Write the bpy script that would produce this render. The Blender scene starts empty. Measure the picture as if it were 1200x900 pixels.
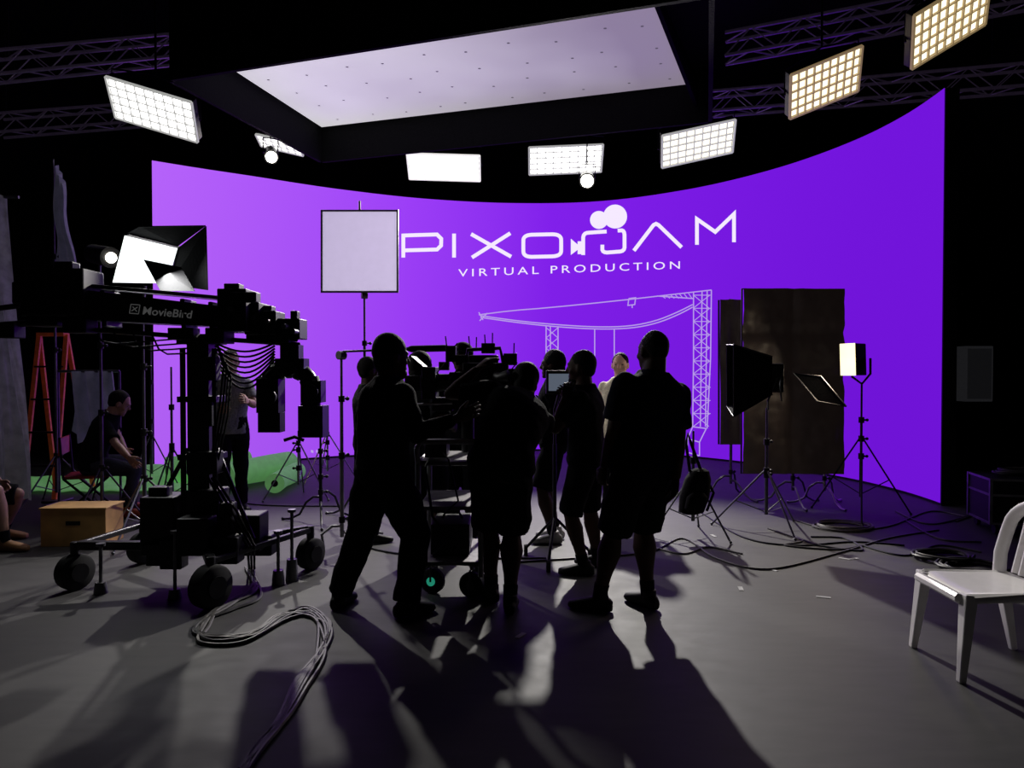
import bpy, math, random, bmesh
from mathutils import Vector, Matrix, noise
random.seed(3)
V=Vector
F=870.0; PITCH=math.atan(16/F); CH=1.5
C=V((0,0,CH))
fw=V((0,math.cos(PITCH),-math.sin(PITCH))); up=V((0,math.sin(PITCH),math.cos(PITCH))); rt=V((1,0,0))
def ray(px,py): return fw+rt*((px-600)/F)+up*((450-py)/F)
def P(px,py,d): return C+ray(px,py)*d
def PZ(px,py,z):
    r=ray(px,py); return C+r*((z-CH)/r.z)
def G(px,py,z=0.0): return PZ(px,py,z)
scene=bpy.context.scene
COL=scene.collection
try:
    scene.view_settings.view_transform='Standard'
    scene.view_settings.look='None'
except Exception as e: print(e)

# ---------------------------------------------------------------- materials
def nodes(name):
    m=bpy.data.materials.new(name); m.use_nodes=True
    nt=m.node_tree; b=nt.nodes['Principled BSDF']; return m,nt,b
def pm(name,rgb,rough=.6,metal=0.,var=.25,scale=12.,bump=.0,emit=None,es=0.,trans=0.,spec=.5):
    m,nt,b=nodes(name)
    tc=nt.nodes.new('ShaderNodeTexCoord'); n=nt.nodes.new('ShaderNodeTexNoise')
    n.inputs['Scale'].default_value=scale; n.inputs['Detail'].default_value=4
    nt.links.new(tc.outputs['Object'],n.inputs['Vector'])
    r=nt.nodes.new('ShaderNodeValToRGB')
    r.color_ramp.elements[0].position=.3; r.color_ramp.elements[1].position=.7
    r.color_ramp.elements[0].color=[c*(1-var) for c in rgb]+[1]
    r.color_ramp.elements[1].color=[min(1,c*(1+var)) for c in rgb]+[1]
    nt.links.new(n.outputs['Fac'],r.inputs['Fac']); nt.links.new(r.outputs['Color'],b.inputs['Base Color'])
    b.inputs['Roughness'].default_value=rough; b.inputs['Metallic'].default_value=metal
    b.inputs['Specular IOR Level'].default_value=spec
    if bump>0:
        bu=nt.nodes.new('ShaderNodeBump'); bu.inputs['Strength'].default_value=bump; bu.inputs['Distance'].default_value=.01
        nt.links.new(n.outputs['Fac'],bu.inputs['Height']); nt.links.new(bu.outputs['Normal'],b.inputs['Normal'])
    if emit:
        b.inputs['Emission Color'].default_value=(*emit,1); b.inputs['Emission Strength'].default_value=es
    if trans>0:
        tr=nt.nodes.new('ShaderNodeBsdfTranslucent'); nt.links.new(r.outputs['Color'],tr.inputs['Color'])
        mx=nt.nodes.new('ShaderNodeMixShader'); mx.inputs['Fac'].default_value=trans
        nt.links.new(b.outputs[0],mx.inputs[1]); nt.links.new(tr.outputs[0],mx.inputs[2])
        nt.links.new(mx.outputs[0],nt.nodes['Material Output'].inputs['Surface'])
    return m
BLK=pm('black_plastic',(.011,.011,.012),.48,spec=.35)
BLKM=pm('black_metal',(.02,.02,.022),.36,.5)
RUB=pm('rubber',(.010,.010,.010),.7,spec=.3)
STEEL=pm('steel',(.40,.39,.41),.3,.9)
DSTEEL=pm('dull_steel',(.14,.14,.15),.4,.8)
CARTM=pm('cart_tube',(.26,.25,.26),.4,.6)
TRUSSM=pm('truss_aluminium_glow',(.28,.26,.32),.4,.7,emit=(.3,.2,.4),es=.02)  # emission puts a faint violet light into the metal itself
BFAB=pm('black_fabric',(.008,.008,.009),.9,bump=.3,scale=40,spec=.1)
FOIL=pm('black_board_glow',(.035,.026,.024),.5,bump=.9,scale=4,var=.6,emit=(.4,.27,.24),es=.010)  # slight emission lifts the board as if light fell on it
SH_BLK=pm('black_cotton',(.008,.008,.010),.95,bump=.3,scale=60,spec=.08)
SH_NAVY=pm('navy_cotton',(.008,.009,.018),.95,bump=.3,scale=60,spec=.08)
SH_CHAR=pm('charcoal_cotton',(.013,.013,.015),.95,bump=.3,scale=60,spec=.08)
SH_GREY=pm('grey_cotton',(.26,.27,.29),.9,bump=.3,scale=60,spec=.15)
SH_WHITE=pm('white_cotton_glow',(.75,.7,.5),.9,bump=.3,scale=60,spec=.15,emit=(.6,.5,.4),es=.12)  # shirt glows a little; the light on it is put into the material
JEAN=pm('grey_denim',(.05,.055,.07),.9,bump=.3,scale=80,spec=.15)
SKIN_SHADED=pm('skin',(.06,.03,.022),.6,var=.1,scale=20,spec=.25)  # skin darkened in the colour itself to read as backlit
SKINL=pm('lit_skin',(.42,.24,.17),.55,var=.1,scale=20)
SKINB=pm('glowing_skin',(.6,.34,.24),.55,var=.1,scale=20,emit=(.6,.34,.28),es=.1)  # emission brightens this skin in place of light falling on it
HAIR=pm('dark_hair',(.008,.006,.006),.75,bump=.6,scale=90,spec=.15)
SHOE=pm('black_shoe',(.010,.010,.011),.6,spec=.3)
SHOER=pm('red_shoe',(.5,.09,.04),.6)
SHOEW=pm('white_shoe',(.4,.4,.4),.6)
EYE=pm('eye_white',(.2,.18,.17),.3)
WOOD=pm('plywood',(.62,.36,.12),.6,var=.25,scale=5,bump=.2)
TAN=pm('tan_shoe',(.4,.2,.09),.6)
ORANGE=pm('orange_paint_glow',(.8,.14,.04),.5,emit=(.8,.14,.04),es=.02)  # small emission paints light onto the orange; the ladder is no lamp
REDP=pm('red_paint',(.5,.04,.03),.5)
GREEN=pm('green_fabric_glow',(.24,.62,.18),.85,bump=.2,scale=6,var=.12,emit=(.12,.32,.11),es=.42)  # emission brightens the fabric where little real light reaches it
PLAS=pm('grey_plastic_sheet_glow',(.34,.34,.36),.3,bump=.5,scale=9,trans=.35,var=.35,emit=(.5,.5,.54),es=.035)  # faint emission paints in light on the hanging sheet
CLOTH=pm('grey_cloth_glow',(.22,.22,.28),.8,bump=.4,scale=8,trans=.2,emit=(.4,.4,.55),es=.03)  # weak self-glow stands in for light on the cloth
DIFF_GLOW=pm('diffusion_cloth',(.5,.47,.55),.8,trans=.45,var=.03,emit=(.68,.60,.82),es=.86)  # emission paints in light on and through the cloth
WPL=pm('white_plastic',(.85,.83,.82),.35,var=.04)
CABLE=pm('black_cable',(.02,.02,.022),.5)
CABLEG=pm('grey_cable',(.09,.085,.08),.5)
TAPE=pm('white_tape',(.4,.4,.4),.7)
GLASS=pm('green_glass_glow',(.01,.12,.07),.08,.2,emit=(.05,.8,.5),es=.25)  # green glow put into the material; this part is not a lamp
TEXTW=pm('white_lettering_glow',(.25,.25,.25),.5,emit=(1,1,1),es=.04)  # lettering glows slightly in place of light falling on it
def em(name,col,s):
    m=bpy.data.materials.new(name); m.use_nodes=True; nt=m.node_tree
    nt.nodes.remove(nt.nodes['Principled BSDF'])
    e=nt.nodes.new('ShaderNodeEmission'); e.inputs[0].default_value=(*col,1); e.inputs[1].default_value=s
    nt.links.new(e.outputs[0],nt.nodes['Material Output'].inputs[0]); return m
LOGO=em('screen_white',(.92,.82,1.),1.0)
WIRE=em('screen_line',(.62,.42,1.),.8)
SCRN=em('small_display',(.25,.3,.4),.35)
def lampmat(name,col,s):
    m=bpy.data.materials.new(name); m.use_nodes=True; nt=m.node_tree
    nt.nodes.remove(nt.nodes['Principled BSDF'])
    e=nt.nodes.new('ShaderNodeEmission'); tc=nt.nodes.new('ShaderNodeTexCoord'); n=nt.nodes.new('ShaderNodeTexNoise')
    n.inputs['Scale'].default_value=3
    nt.links.new(tc.outputs['Object'],n.inputs[0])
    mp=nt.nodes.new('ShaderNodeMapRange'); mp.inputs[3].default_value=s*.7; mp.inputs[4].default_value=s*1.3
    nt.links.new(n.outputs['Fac'],mp.inputs[0]); nt.links.new(mp.outputs[0],e.inputs[1])
    e.inputs[0].default_value=(*col,1); nt.links.new(e.outputs[0],nt.nodes['Material Output'].inputs[0]); return m
LW=lampmat('lamp_white',(1,.98,.95),5)
LC=lampmat('lamp_cream',(1,.92,.74),2.0)
LY=lampmat('lamp_warm',(1,.86,.58),1.8)
LS=lampmat('spot_lens',(1,.95,.8),20)
GRIDW=pm('bright_louver_glow',(.5,.48,.45),.5,emit=(1,.98,.95),es=.85)  # all three louver materials glow to paint in lamp light on the bars
GRIDC=pm('cool_louver_glow',(.3,.3,.3),.5,emit=(.7,.7,.68),es=.5)
GRIDY=pm('warm_louver_glow',(.3,.24,.15),.5,emit=(.6,.42,.2),es=.3)

# ---------------------------------------------------------------- mesh builder
def frame_of(d):
    d=d.normalized(); a=V((0,0,1)) if abs(d.z)<.95 else V((1,0,0))
    x=d.cross(a).normalized(); y=x.cross(d).normalized(); return x,y
PARTS=[]
class MB:
    def __init__(s): s.v=[]; s.f=[]
    def add(s,vs,fs):
        o=len(s.v); s.v+= [V(p) for p in vs]; s.f+=[[i+o for i in f] for f in fs]; return s
    def box(s,c,size,R=None):
        c=V(c); sx,sy,sz=[k/2 for k in size]
        vs=[V((x*sx,y*sy,z*sz)) for x in(-1,1) for y in(-1,1) for z in(-1,1)]
        if R is not None: vs=[R@p for p in vs]
        return s.add([c+p for p in vs],[(0,1,3,2),(4,6,7,5),(0,4,5,1),(2,3,7,6),(0,2,6,4),(1,5,7,3)])
    def bb(s,a,b):
        a=V(a);b=V(b); return s.box((a+b)/2,[abs(b[i]-a[i]) for i in range(3)])
    def fb(s,x0,y0,x1,y1,d,th):
        a=P(x0,y0,d); b=P(x1,y1,d); return s.bb((a.x,a.y,a.z),(b.x,a.y+th,b.z))
    def beam(s,a,b,w0,h0,w1=None,h1=None):
        a=V(a);b=V(b); w1=w0 if w1 is None else w1; h1=h0 if h1 is None else h1
        x,y=frame_of(b-a); vs=[]
        for p,w,h in((a,w0,h0),(b,w1,h1)):
            vs+=[p-x*w/2-y*h/2,p+x*w/2-y*h/2,p+x*w/2+y*h/2,p-x*w/2+y*h/2]
        return s.add(vs,[(0,3,2,1),(4,5,6,7),(0,1,5,4),(1,2,6,5),(2,3,7,6),(3,0,4,7)])
    def tube(s,pts,r,n=8,closed=False,flat=1.0):
        pts=[V(p) for p in pts]; m=len(pts)
        rs=r if isinstance(r,(list,tuple)) else [r]*m
        vs=[];fs=[]; x=None
        for i,p in enumerate(pts):
            if closed: d=(pts[(i+1)%m]-pts[i-1])
            else: d=(pts[min(i+1,m-1)]-pts[max(i-1,0)])
            if d.length<1e-9: d=V((0,0,1))
            d.normalize()
            if x is None: x,y=frame_of(d)
            else:
                x=(x-d*x.dot(d));
                if x.length<1e-6: x,_=frame_of(d)
                x.normalize()
            y=d.cross(x).normalized()
            for k in range(n):
                a=2*math.pi*k/n; vs.append(p+(x*math.cos(a)+y*math.sin(a)*flat)*rs[i])
        for i in range(m if closed else m-1):
            j=(i+1)%m
            for k in range(n):
                l=(k+1)%n; fs.append((i*n+k,i*n+l,j*n+l,j*n+k))
        if not closed:
            fs.append(tuple(range(n-1,-1,-1))); fs.append(tuple((m-1)*n+k for k in range(n)))
        return s.add(vs,fs)
    def cyl(s,a,b,r,r2=None,n=16): return s.tube([a,b],[r,r if r2 is None else r2],n)
    def sph(s,c,r,R=None,nu=14,nv=9):
        c=V(c); r=(r,r,r) if isinstance(r,(int,float)) else r
        vs=[V((0,0,r[2]))]
        for j in range(1,nv):
            t=math.pi*j/nv
            for i in range(nu):
                a=2*math.pi*i/nu; vs.append(V((r[0]*math.sin(t)*math.cos(a),r[1]*math.sin(t)*math.sin(a),r[2]*math.cos(t))))
        vs.append(V((0,0,-r[2]))); fs=[]
        for i in range(nu): fs.append((0,1+i,1+(i+1)%nu))
        for j in range(nv-2):
            for i in range(nu):
                a=1+j*nu+i;b=1+j*nu+(i+1)%nu; fs.append((a,a+nu,b+nu,b))
        l=len(vs)-1; o=1+(nv-2)*nu
        for i in range(nu): fs.append((l,o+(i+1)%nu,o+i))
        if R is not None: vs=[R@p for p in vs]
        return s.add([c+p for p in vs],fs)
    def loft(s,rings,n=20):
        vs=[];fs=[]
        for c,R,rx,ry in rings:
            for k in range(n):
                a=2*math.pi*k/n; ca,sa=math.cos(a),math.sin(a)
                e=.86
                vs.append(c+R@V((rx*math.copysign(abs(ca)**e,ca),ry*math.copysign(abs(sa)**e,sa),0)))
        for i in range(len(rings)-1):
            for k in range(n):
                l=(k+1)%n; fs.append((i*n+k,i*n+l,(i+1)*n+l,(i+1)*n+k))
        fs.append(tuple(range(n-1,-1,-1))); fs.append(tuple((len(rings)-1)*n+k for k in range(n)))
        return s.add(vs,fs)
    def sheet(s,fn,nu,nv):
        vs=[fn(i/nu,j/nv) for j in range(nv+1) for i in range(nu+1)]
        fs=[(j*(nu+1)+i,j*(nu+1)+i+1,(j+1)*(nu+1)+i+1,(j+1)*(nu+1)+i) for j in range(nv) for i in range(nu)]
        return s.add(vs,fs)
    def prism(s,poly,off):
        poly=[V(p) for p in poly]; off=V(off); n=len(poly)
        return s.add(poly+[p+off for p in poly],[tuple(range(n)),tuple(range(2*n-1,n-1,-1))]+[(i,(i+1)%n,n+(i+1)%n,n+i) for i in range(n)])
def mkobj(name,mb,mat,smooth=False,bevel=0,recalc=True,inv=None,solid=0):
    me=bpy.data.meshes.new(name)
    vs=[(inv@p) for p in mb.v] if inv is not None else mb.v
    me.from_pydata([tuple(p) for p in vs],[],mb.f)
    if recalc:
        bm=bmesh.new(); bm.from_mesh(me); bmesh.ops.recalc_face_normals(bm,faces=bm.faces); bm.to_mesh(me); bm.free()
    if smooth:
        me.polygons.foreach_set('use_smooth',[True]*len(me.polygons))
        try: me.set_sharp_from_angle(angle=math.radians(40))
        except Exception: pass
    me.materials.append(mat); me.update()
    o=bpy.data.objects.new(name,me); COL.objects.link(o)
    if bevel>0:
        b=o.modifiers.new('bevel','BEVEL'); b.width=bevel; b.segments=2; b.limit_method='ANGLE'
    if solid>0:
        b=o.modifiers.new('solid','SOLIDIFY'); b.thickness=solid
    return o
class Part(MB):
    def __init__(s,t,name,mat,parent,smooth,bevel,label,solid):
        super().__init__(); s.t=t;s.name=name;s.mat=mat;s.par=parent;s.smooth=smooth;s.bevel=bevel;s.label=label;s.solid=solid
class Thing:
    def __init__(s,name,label,cat,loc,rz=0,world=False,group=None,solo=None,**k):
        s.M=Matrix.Translation(V(loc))@Matrix.Rotation(rz,4,'Z'); s.world=world
        s.name=name;s.label=label;s.cat=cat;s.group=group;s.o=None;s.solo=None
        if solo: s.solo=s.part(name,solo,**k)
    def part(s,name,mat,parent=None,smooth=True,bevel=0,label=None,solid=0):
        p=Part(s,name,mat,parent,smooth,bevel,label,solid); PARTS.append(p); return p
    def finroot(s,o):
        o.matrix_world=s.M; o['label']=s.label; o['category']=s.cat
        if s.group: o['group']=s.group
        s.o=o
def solo(name,label,cat,mat,loc,rz=0,world=False,group=None,**k):
    t=Thing(name,label,cat,loc,rz,world,group,solo=mat,**k); return t.solo
def build_all():
    for p in PARTS:
        if not p.v: print('EMPTY PART',p.name); continue
        t=p.t; inv=t.M.inverted() if t.world else None
        o=mkobj(p.name,p,p.mat,p.smooth,p.bevel,inv=inv,solid=p.solid); p.o=o
        if p is t.solo: t.finroot(o); continue
        if t.o is None:
            e=bpy.data.objects.new(t.name,None); e.empty_display_size=.1; COL.objects.link(e); t.finroot(e)
        o.parent=p.par.o if p.par is not None else t.o
        if p.label: o['label']=p.label
def text_geo(st,size=1.0,spacing=1.0,bold=0.0):
    cu=bpy.data.curves.new('t','FONT'); cu.body=st; cu.size=size; cu.space_character=spacing; cu.offset=bold
    cu.resolution_u=3
    o=bpy.data.objects.new('t',cu); COL.objects.link(o)
    dg=bpy.context.evaluated_depsgraph_get(); me=bpy.data.meshes.new_from_object(o.evaluated_get(dg))
    vs=[v.co.copy() for v in me.vertices]; fs=[tuple(p.vertices) for p in me.polygons]
    bpy.data.objects.remove(o); bpy.data.meshes.remove(me); return vs,fs
def structure(name,c,size,mat):
    mb=MB(); mb.box((0,0,0),size); o=mkobj(name,mb,mat); o.location=c; o['kind']='structure'; return o

# ---------------------------------------------------------------- room
def floor_mat():
    m,nt,b=nodes('studio_floor'); L=nt.links
    tc=nt.nodes.new('ShaderNodeTexCoord')
    n1=nt.nodes.new('ShaderNodeTexNoise'); n1.inputs['Scale'].default_value=.6; n1.inputs['Detail'].default_value=8
    n2=nt.nodes.new('ShaderNodeTexNoise'); n2.inputs['Scale'].default_value=9; n2.inputs['Detail'].default_value=10
    mp=nt.nodes.new('ShaderNodeMapping'); mp.inputs['Scale'].default_value=(1,4,1); mp.inputs['Rotation'].default_value=(0,0,.7)
    n3=nt.nodes.new('ShaderNodeTexNoise'); n3.inputs['Scale'].default_value=4; n3.inputs['Detail'].default_value=6
    for n in(n1,n2): L.new(tc.outputs['Object'],n.inputs[0])
    L.new(tc.outputs['Object'],mp.inputs[0]); L.new(mp.outputs[0],n3.inputs[0])
    a=nt.nodes.new('ShaderNodeMath'); a.operation='ADD'; L.new(n1.outputs[0],a.inputs[0]); L.new(n2.outputs[0],a.inputs[1])
    a2=nt.nodes.new('ShaderNodeMath'); a2.operation='ADD'; L.new(a.outputs[0],a2.inputs[0]); L.new(n3.outputs[0],a2.inputs[1])
    r=nt.nodes.new('ShaderNodeValToRGB'); r.color_ramp.elements[0].position=.36; r.color_ramp.elements[1].position=.64
    dv=nt.nodes.new('ShaderNodeMath'); dv.operation='DIVIDE'; dv.inputs[1].default_value=3; L.new(a2.outputs[0],dv.inputs[0]); L.new(dv.outputs[0],r.inputs[0])
    r.color_ramp.elements[0].color=(.046,.045,.046,1); r.color_ramp.elements[1].color=(.068,.066,.066,1)
    L.new(r.outputs[0],b.inputs['Base Color'])
    mr=nt.nodes.new('ShaderNodeMapRange'); mr.inputs[3].default_value=.52; mr.inputs[4].default_value=.68; L.new(n2.outputs[0],mr.inputs[0]); L.new(mr.outputs[0],b.inputs['Roughness'])
    b.inputs['Specular IOR Level'].default_value=.3
    bu=nt.nodes.new('ShaderNodeBump'); bu.inputs['Strength'].default_value=.12; bu.inputs['Distance'].default_value=.01
    L.new(n2.outputs[0],bu.inputs['Height']); L.new(bu.outputs[0],b.inputs['Normal'])
    return m
WALLM=pm('black_wall_paint',(.012,.011,.013),.9,spec=.1)
structure('floor',(0,6.5,-.05),(17.2,21.4,.1),floor_mat())
structure('ceiling',(0,6.5,7.05),(17.2,21.4,.1),WALLM)
structure('wall_back',(0,17.1,3.5),(17.2,.2,7),WALLM)
structure('wall_front',(0,-4.1,3.5),(17.2,.2,7),WALLM)
structure('wall_left',(-8.5,6.5,3.5),(.2,21,7),WALLM)
structure('wall_right',(8.5,6.5,3.5),(.2,21,7),WALLM)

# ---------------------------------------------------------------- curved LED screen
SH=4.6
tops=[(178,188),(240,198),(300,207),(400,222),(500,233),(600,238),(700,236),(800,223),(900,200),(1000,165),(1060,135),(1107,103)]
pl=[]
for x,y in tops:
    w=PZ(x,y,SH); pl.append((w.x/w.y,w.y))
def Yq(q):
    n=len(pl)
    if q<=pl[0][0]: i=0
    elif q>=pl[-1][0]: i=n-2
    else:
        i=max(k for k in range(n-1) if pl[k][0]<=q)
    x0,y0=pl[i];x1,y1=pl[i+1]
    def sl(k):
        if k<=0: return (pl[1][1]-pl[0][1])/(pl[1][0]-pl[0][0])
        if k>=n-1: return (pl[-1][1]-pl[-2][1])/(pl[-1][0]-pl[-2][0])
        return (pl[k+1][1]-pl[k-1][1])/(pl[k+1][0]-pl[k-1][0])
    h=x1-x0; t=(q-x0)/h
    return (2*t**3-3*t*t+1)*y0+(t**3-2*t*t+t)*h*sl(i)+(-2*t**3+3*t*t)*y1+(t**3-t*t)*h*sl(i+1)
def scr(px,py,off=.02):
    r=ray(px,py); q=r.x/r.y; Y=Yq(q); t=Y/r.y; p=C+r*t
    d=V((0,6,0))-V((p.x,p.y,0)); d.normalize(); return p+d*off
def screen_mat():
    m=bpy.data.materials.new('led_purple'); m.use_nodes=True; nt=m.node_tree; L=nt.links
    nt.nodes.remove(nt.nodes['Principled BSDF'])
    tc=nt.nodes.new('ShaderNodeTexCoord'); sp=nt.nodes.new('ShaderNodeSeparateXYZ'); L.new(tc.outputs['Generated'],sp.inputs[0])
    r=nt.nodes.new('ShaderNodeValToRGB'); L.new(sp.outputs[0],r.inputs[0])
    cr=r.color_ramp; cr.elements[0].color=(.45,.12,.93,1); cr.elements[1].color=(.165,.007,.70,1)
    e=cr.elements.new(.35); e.color=(.32,.046,.90,1)
    e=cr.elements.new(.6); e.color=(.215,.014,.81,1)
    e=nt.nodes.new('ShaderNodeEmission'); L.new(r.outputs[0],e.inputs[0])
    z=nt.nodes.new('ShaderNodeMapRange'); z.inputs[3].default_value=.95; z.inputs[4].default_value=1.03; L.new(sp.outputs[2],z.inputs[0]); L.new(z.outputs[0],e.inputs[1])
    L.new(e.outputs[0],nt.nodes['Material Output'].inputs[0]); return m
T=Thing('led_screen','curved wall-sized video screen glowing purple with white logo','screen',(0,12,0),world=True)
q0,q1=pl[0][0],pl[-1][0]
def plan(u):
    q=q0+(q1-q0)*u; Y=Yq(q); return V((q*Y,Y,0))
p=T.part('display_surface',screen_mat())
p.sheet(lambda u,v: plan(u)+V((0,0,.03+(SH-.03)*v)),110,8)
bk=T.part('rear_housing',BLKM,smooth=False)
N=60
def outp(u):
    a=plan(max(0,u-.01));b=plan(min(1,u+.01)); t=(b-a).normalized(); return V((-t.y,t.x,0))
for i in range(N+1):
    pa=plan(i/N); oa=outp(i/N)
    bk.v+=[pa+oa*.01,pa+oa*.16,pa+oa*.16+V((0,0,SH)),pa+oa*.01+V((0,0,SH))]
for i in range(N):
    for k in range(4):
        bk.f.append([i*4+k,i*4+(k+1)%4,i*4+4+(k+1)%4,i*4+4+k])
bk.f+=[[0,1,2,3],[N*4+3,N*4+2,N*4+1,N*4]]
def ribbon(mb,pts,w,chaikin=0,closed=False):
    # one continuous mitred ribbon on the screen surface
    pts=[V((x,y)) for x,y in pts]
    for _ in range(chaikin):
        q=[]; n=len(pts)
        rng=range(n) if closed else range(n-1)
        if not closed: q.append(pts[0])
        for i in rng:
            a,b=pts[i],pts[(i+1)%n]; q+=[a.lerp(b,.25),a.lerp(b,.75)]
        if not closed: q.append(pts[-1])
        pts=q
    # subdivide long segments
    q=[]; n=len(pts)
    for i in range(n if closed else n-1):
        a,b=pts[i],pts[(i+1)%n]; k=max(1,int((b-a).length/12))
        for j in range(k): q.append(a.lerp(b,j/k))
    if not closed: q.append(pts[-1])
    pts=q; n=len(pts); vs=[];fs=[]
    for i,p in enumerate(pts):
        d0=(p-pts[i-1]) if (i>0 or closed) else None
        d1=(pts[(i+1)%n]-p) if (i<n-1 or closed) else None
        d0=d0.normalized() if d0 is not None and d0.length>1e-6 else None; d1=d1.normalized() if d1 is not None and d1.length>1e-6 else None
        d=(d0 if d0 is not None else d1)+(d1 if d1 is not None else d0); d.normalize()
        c=max(.35,d.dot(d0 if d0 is not None else d1)); nrm=V((-d.y,d.x))*(w/2/c)
        vs+=[scr(*(p+nrm)),scr(*(p-nrm))]
    for i in range(n if closed else n-1):
        j=(i+1)%n; fs.append((2*i,2*i+1,2*j+1,2*j))
    mb.add(vs,fs)
def disc(mb,cx,cy,r):
    n=36; mb.add([scr(cx,cy)]+[scr(cx+r*math.cos(2*math.pi*k/n),cy+r*math.sin(2*math.pi*k/n)) for k in range(n)],[(0,1+k,1+(k+1)%n) for k in range(n)])
W=4.4
def letter(): return T.part('logo_letter',LOGO,smooth=False)
l=letter(); ribbon(l,[(472.5,302),(472.5,276.2),(508,275),(516,276),(516.5,284),(516,291.5),(508,292.5),(473.5,293.5)],W,0) if False else ribbon(l,[(472.5,302),(472.5,290),(472.5,276.2),(490,275.6),(512,275),(517,280),(516.8,288),(512,292.6),(490,293.2),(474,293.6)],W,0)
l=letter(); ribbon(l,[(532,274),(532,302)],W)
l=letter(); ribbon(l,[(552,274.5),(599,301)],W); ribbon(l,[(598,273.5),(553,302)],W)
l=letter(); ribbon(l,[(613.5,275.5),(635,275),(657.5,274.6),(657.8,288),(657.5,300.4),(635,300.9),(613.5,301.4),(613.2,288)],W,3,True)
e=T.part('logo_emblem',LOGO,smooth=False)
e.add([scr(x,y) for x,y in [(669,280),(669,299),(681,290)]],[(0,1,2)])
e.add([scr(x,y) for x,y in [(677,283),(685,283),(685,298),(677,298)]],[(0,1,2,3)])
ribbon(e,[(683.5,299),(683.5,286),(683.5,273.5),(695,272.5),(711,271.5)],W,2)
l=letter(); ribbon(l,[(724,270.5),(732,270),(732,284),(732,294.5),(720,295.5),(706,296.5),(706,287)],W,2)
disc(e,702,258,10.5)
e=T.part('logo_emblem',LOGO,smooth=False); disc(e,721,254,14)
l=letter(); ribbon(l,[(743,294),(766,264),(769,262.5),(772,264),(799,290)],W)
l=letter(); ribbon(l,[(817,287),(817,257),(838.5,272),(860.5,251),(860.5,284)],W)
vs,fs=text_geo('VIRTUAL PRODUCTION',1.0,1.4,.0)
mx=max(v.x for v in vs); mn=min(v.x for v in vs); my=max(v.y for v in vs)
out=[]
for v in vs:
    u=(v.x-mn)/(mx-mn); x=537+u*260; base=324.5-9.5*u; out.append(scr(x,base-(v.y/my)*8.8))
tg=T.part('tagline_lettering',LOGO,smooth=False); tg.add(out,fs)
wf=T.part('wireframe_graphic',WIRE,smooth=False)
for q,c_ in (([(561,369),(600,364),(640,361),(720,353),(790,345),(834,340)],1),([(563,372),(605,378),(650,383),(700,386),(740,385),(770,379),(795,369),(812,360)],2),
          ([(563,370),(605,376),(650,380.5),(700,383.5),(738,382.5),(768,376.5),(792,367),(812,357)],2),
          ([(834,340),(833,420),(829,502)],0),([(813,343),(813,420),(812,500)],0),([(823,342),(821,500)],0),([(829,341),(827,500)],0),
          ([(812,500),(828,502)],0),([(640,382),(640,424)],0),([(645,382),(645,424)],0),([(654,383),(654,420)],0),
          ([(697,386),(697,424)],0),([(720,386),(720,420)],0),
          ([(770,347),(813,350)],0),([(737,350),(745,349),(744,357),(736,358),(737,350)],0),([(741,357),(741,361)],0),
          ([(561,366),(566,375)],0),([(571,367),(562,376)],0),
          ([(812,500),(806,514),(820,518),(828,502)],0),([(820,518),(820,534)],0),([(806,514),(806,530)],0),([(806,530),(820,534)],0)):
    ribbon(wf,q,1.3,c_)
for k in range(10):
    y=346+k*15.4
    ribbon(wf,[(813,y),(831,y+15)],.9); ribbon(wf,[(832,y),(813,y+15)],.9); ribbon(wf,[(813,y),(833,y)],.9)
for k in range(3):
    y=384+k*12; ribbon(wf,[(640,y),(654,y+12)],.9); ribbon(wf,[(654,y),(640,y+12)],.9)
for k in range(7):
    x=776+k*5.2; ribbon(wf,[(x,347-k*.5),(x+4,349.8)],.9)
for x,y in [(1076,586),(1081,587),(1087,589),(1092,590),(1097,592),(364,527),(370,527),(376,528)]:
    tb=T.part('taskbar_icon',WIRE,smooth=False); tb.add([scr(x,y),scr(x+3,y+.8),scr(x+3,y+3.8),scr(x,y+3)],[(0,1,2,3)])

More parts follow.
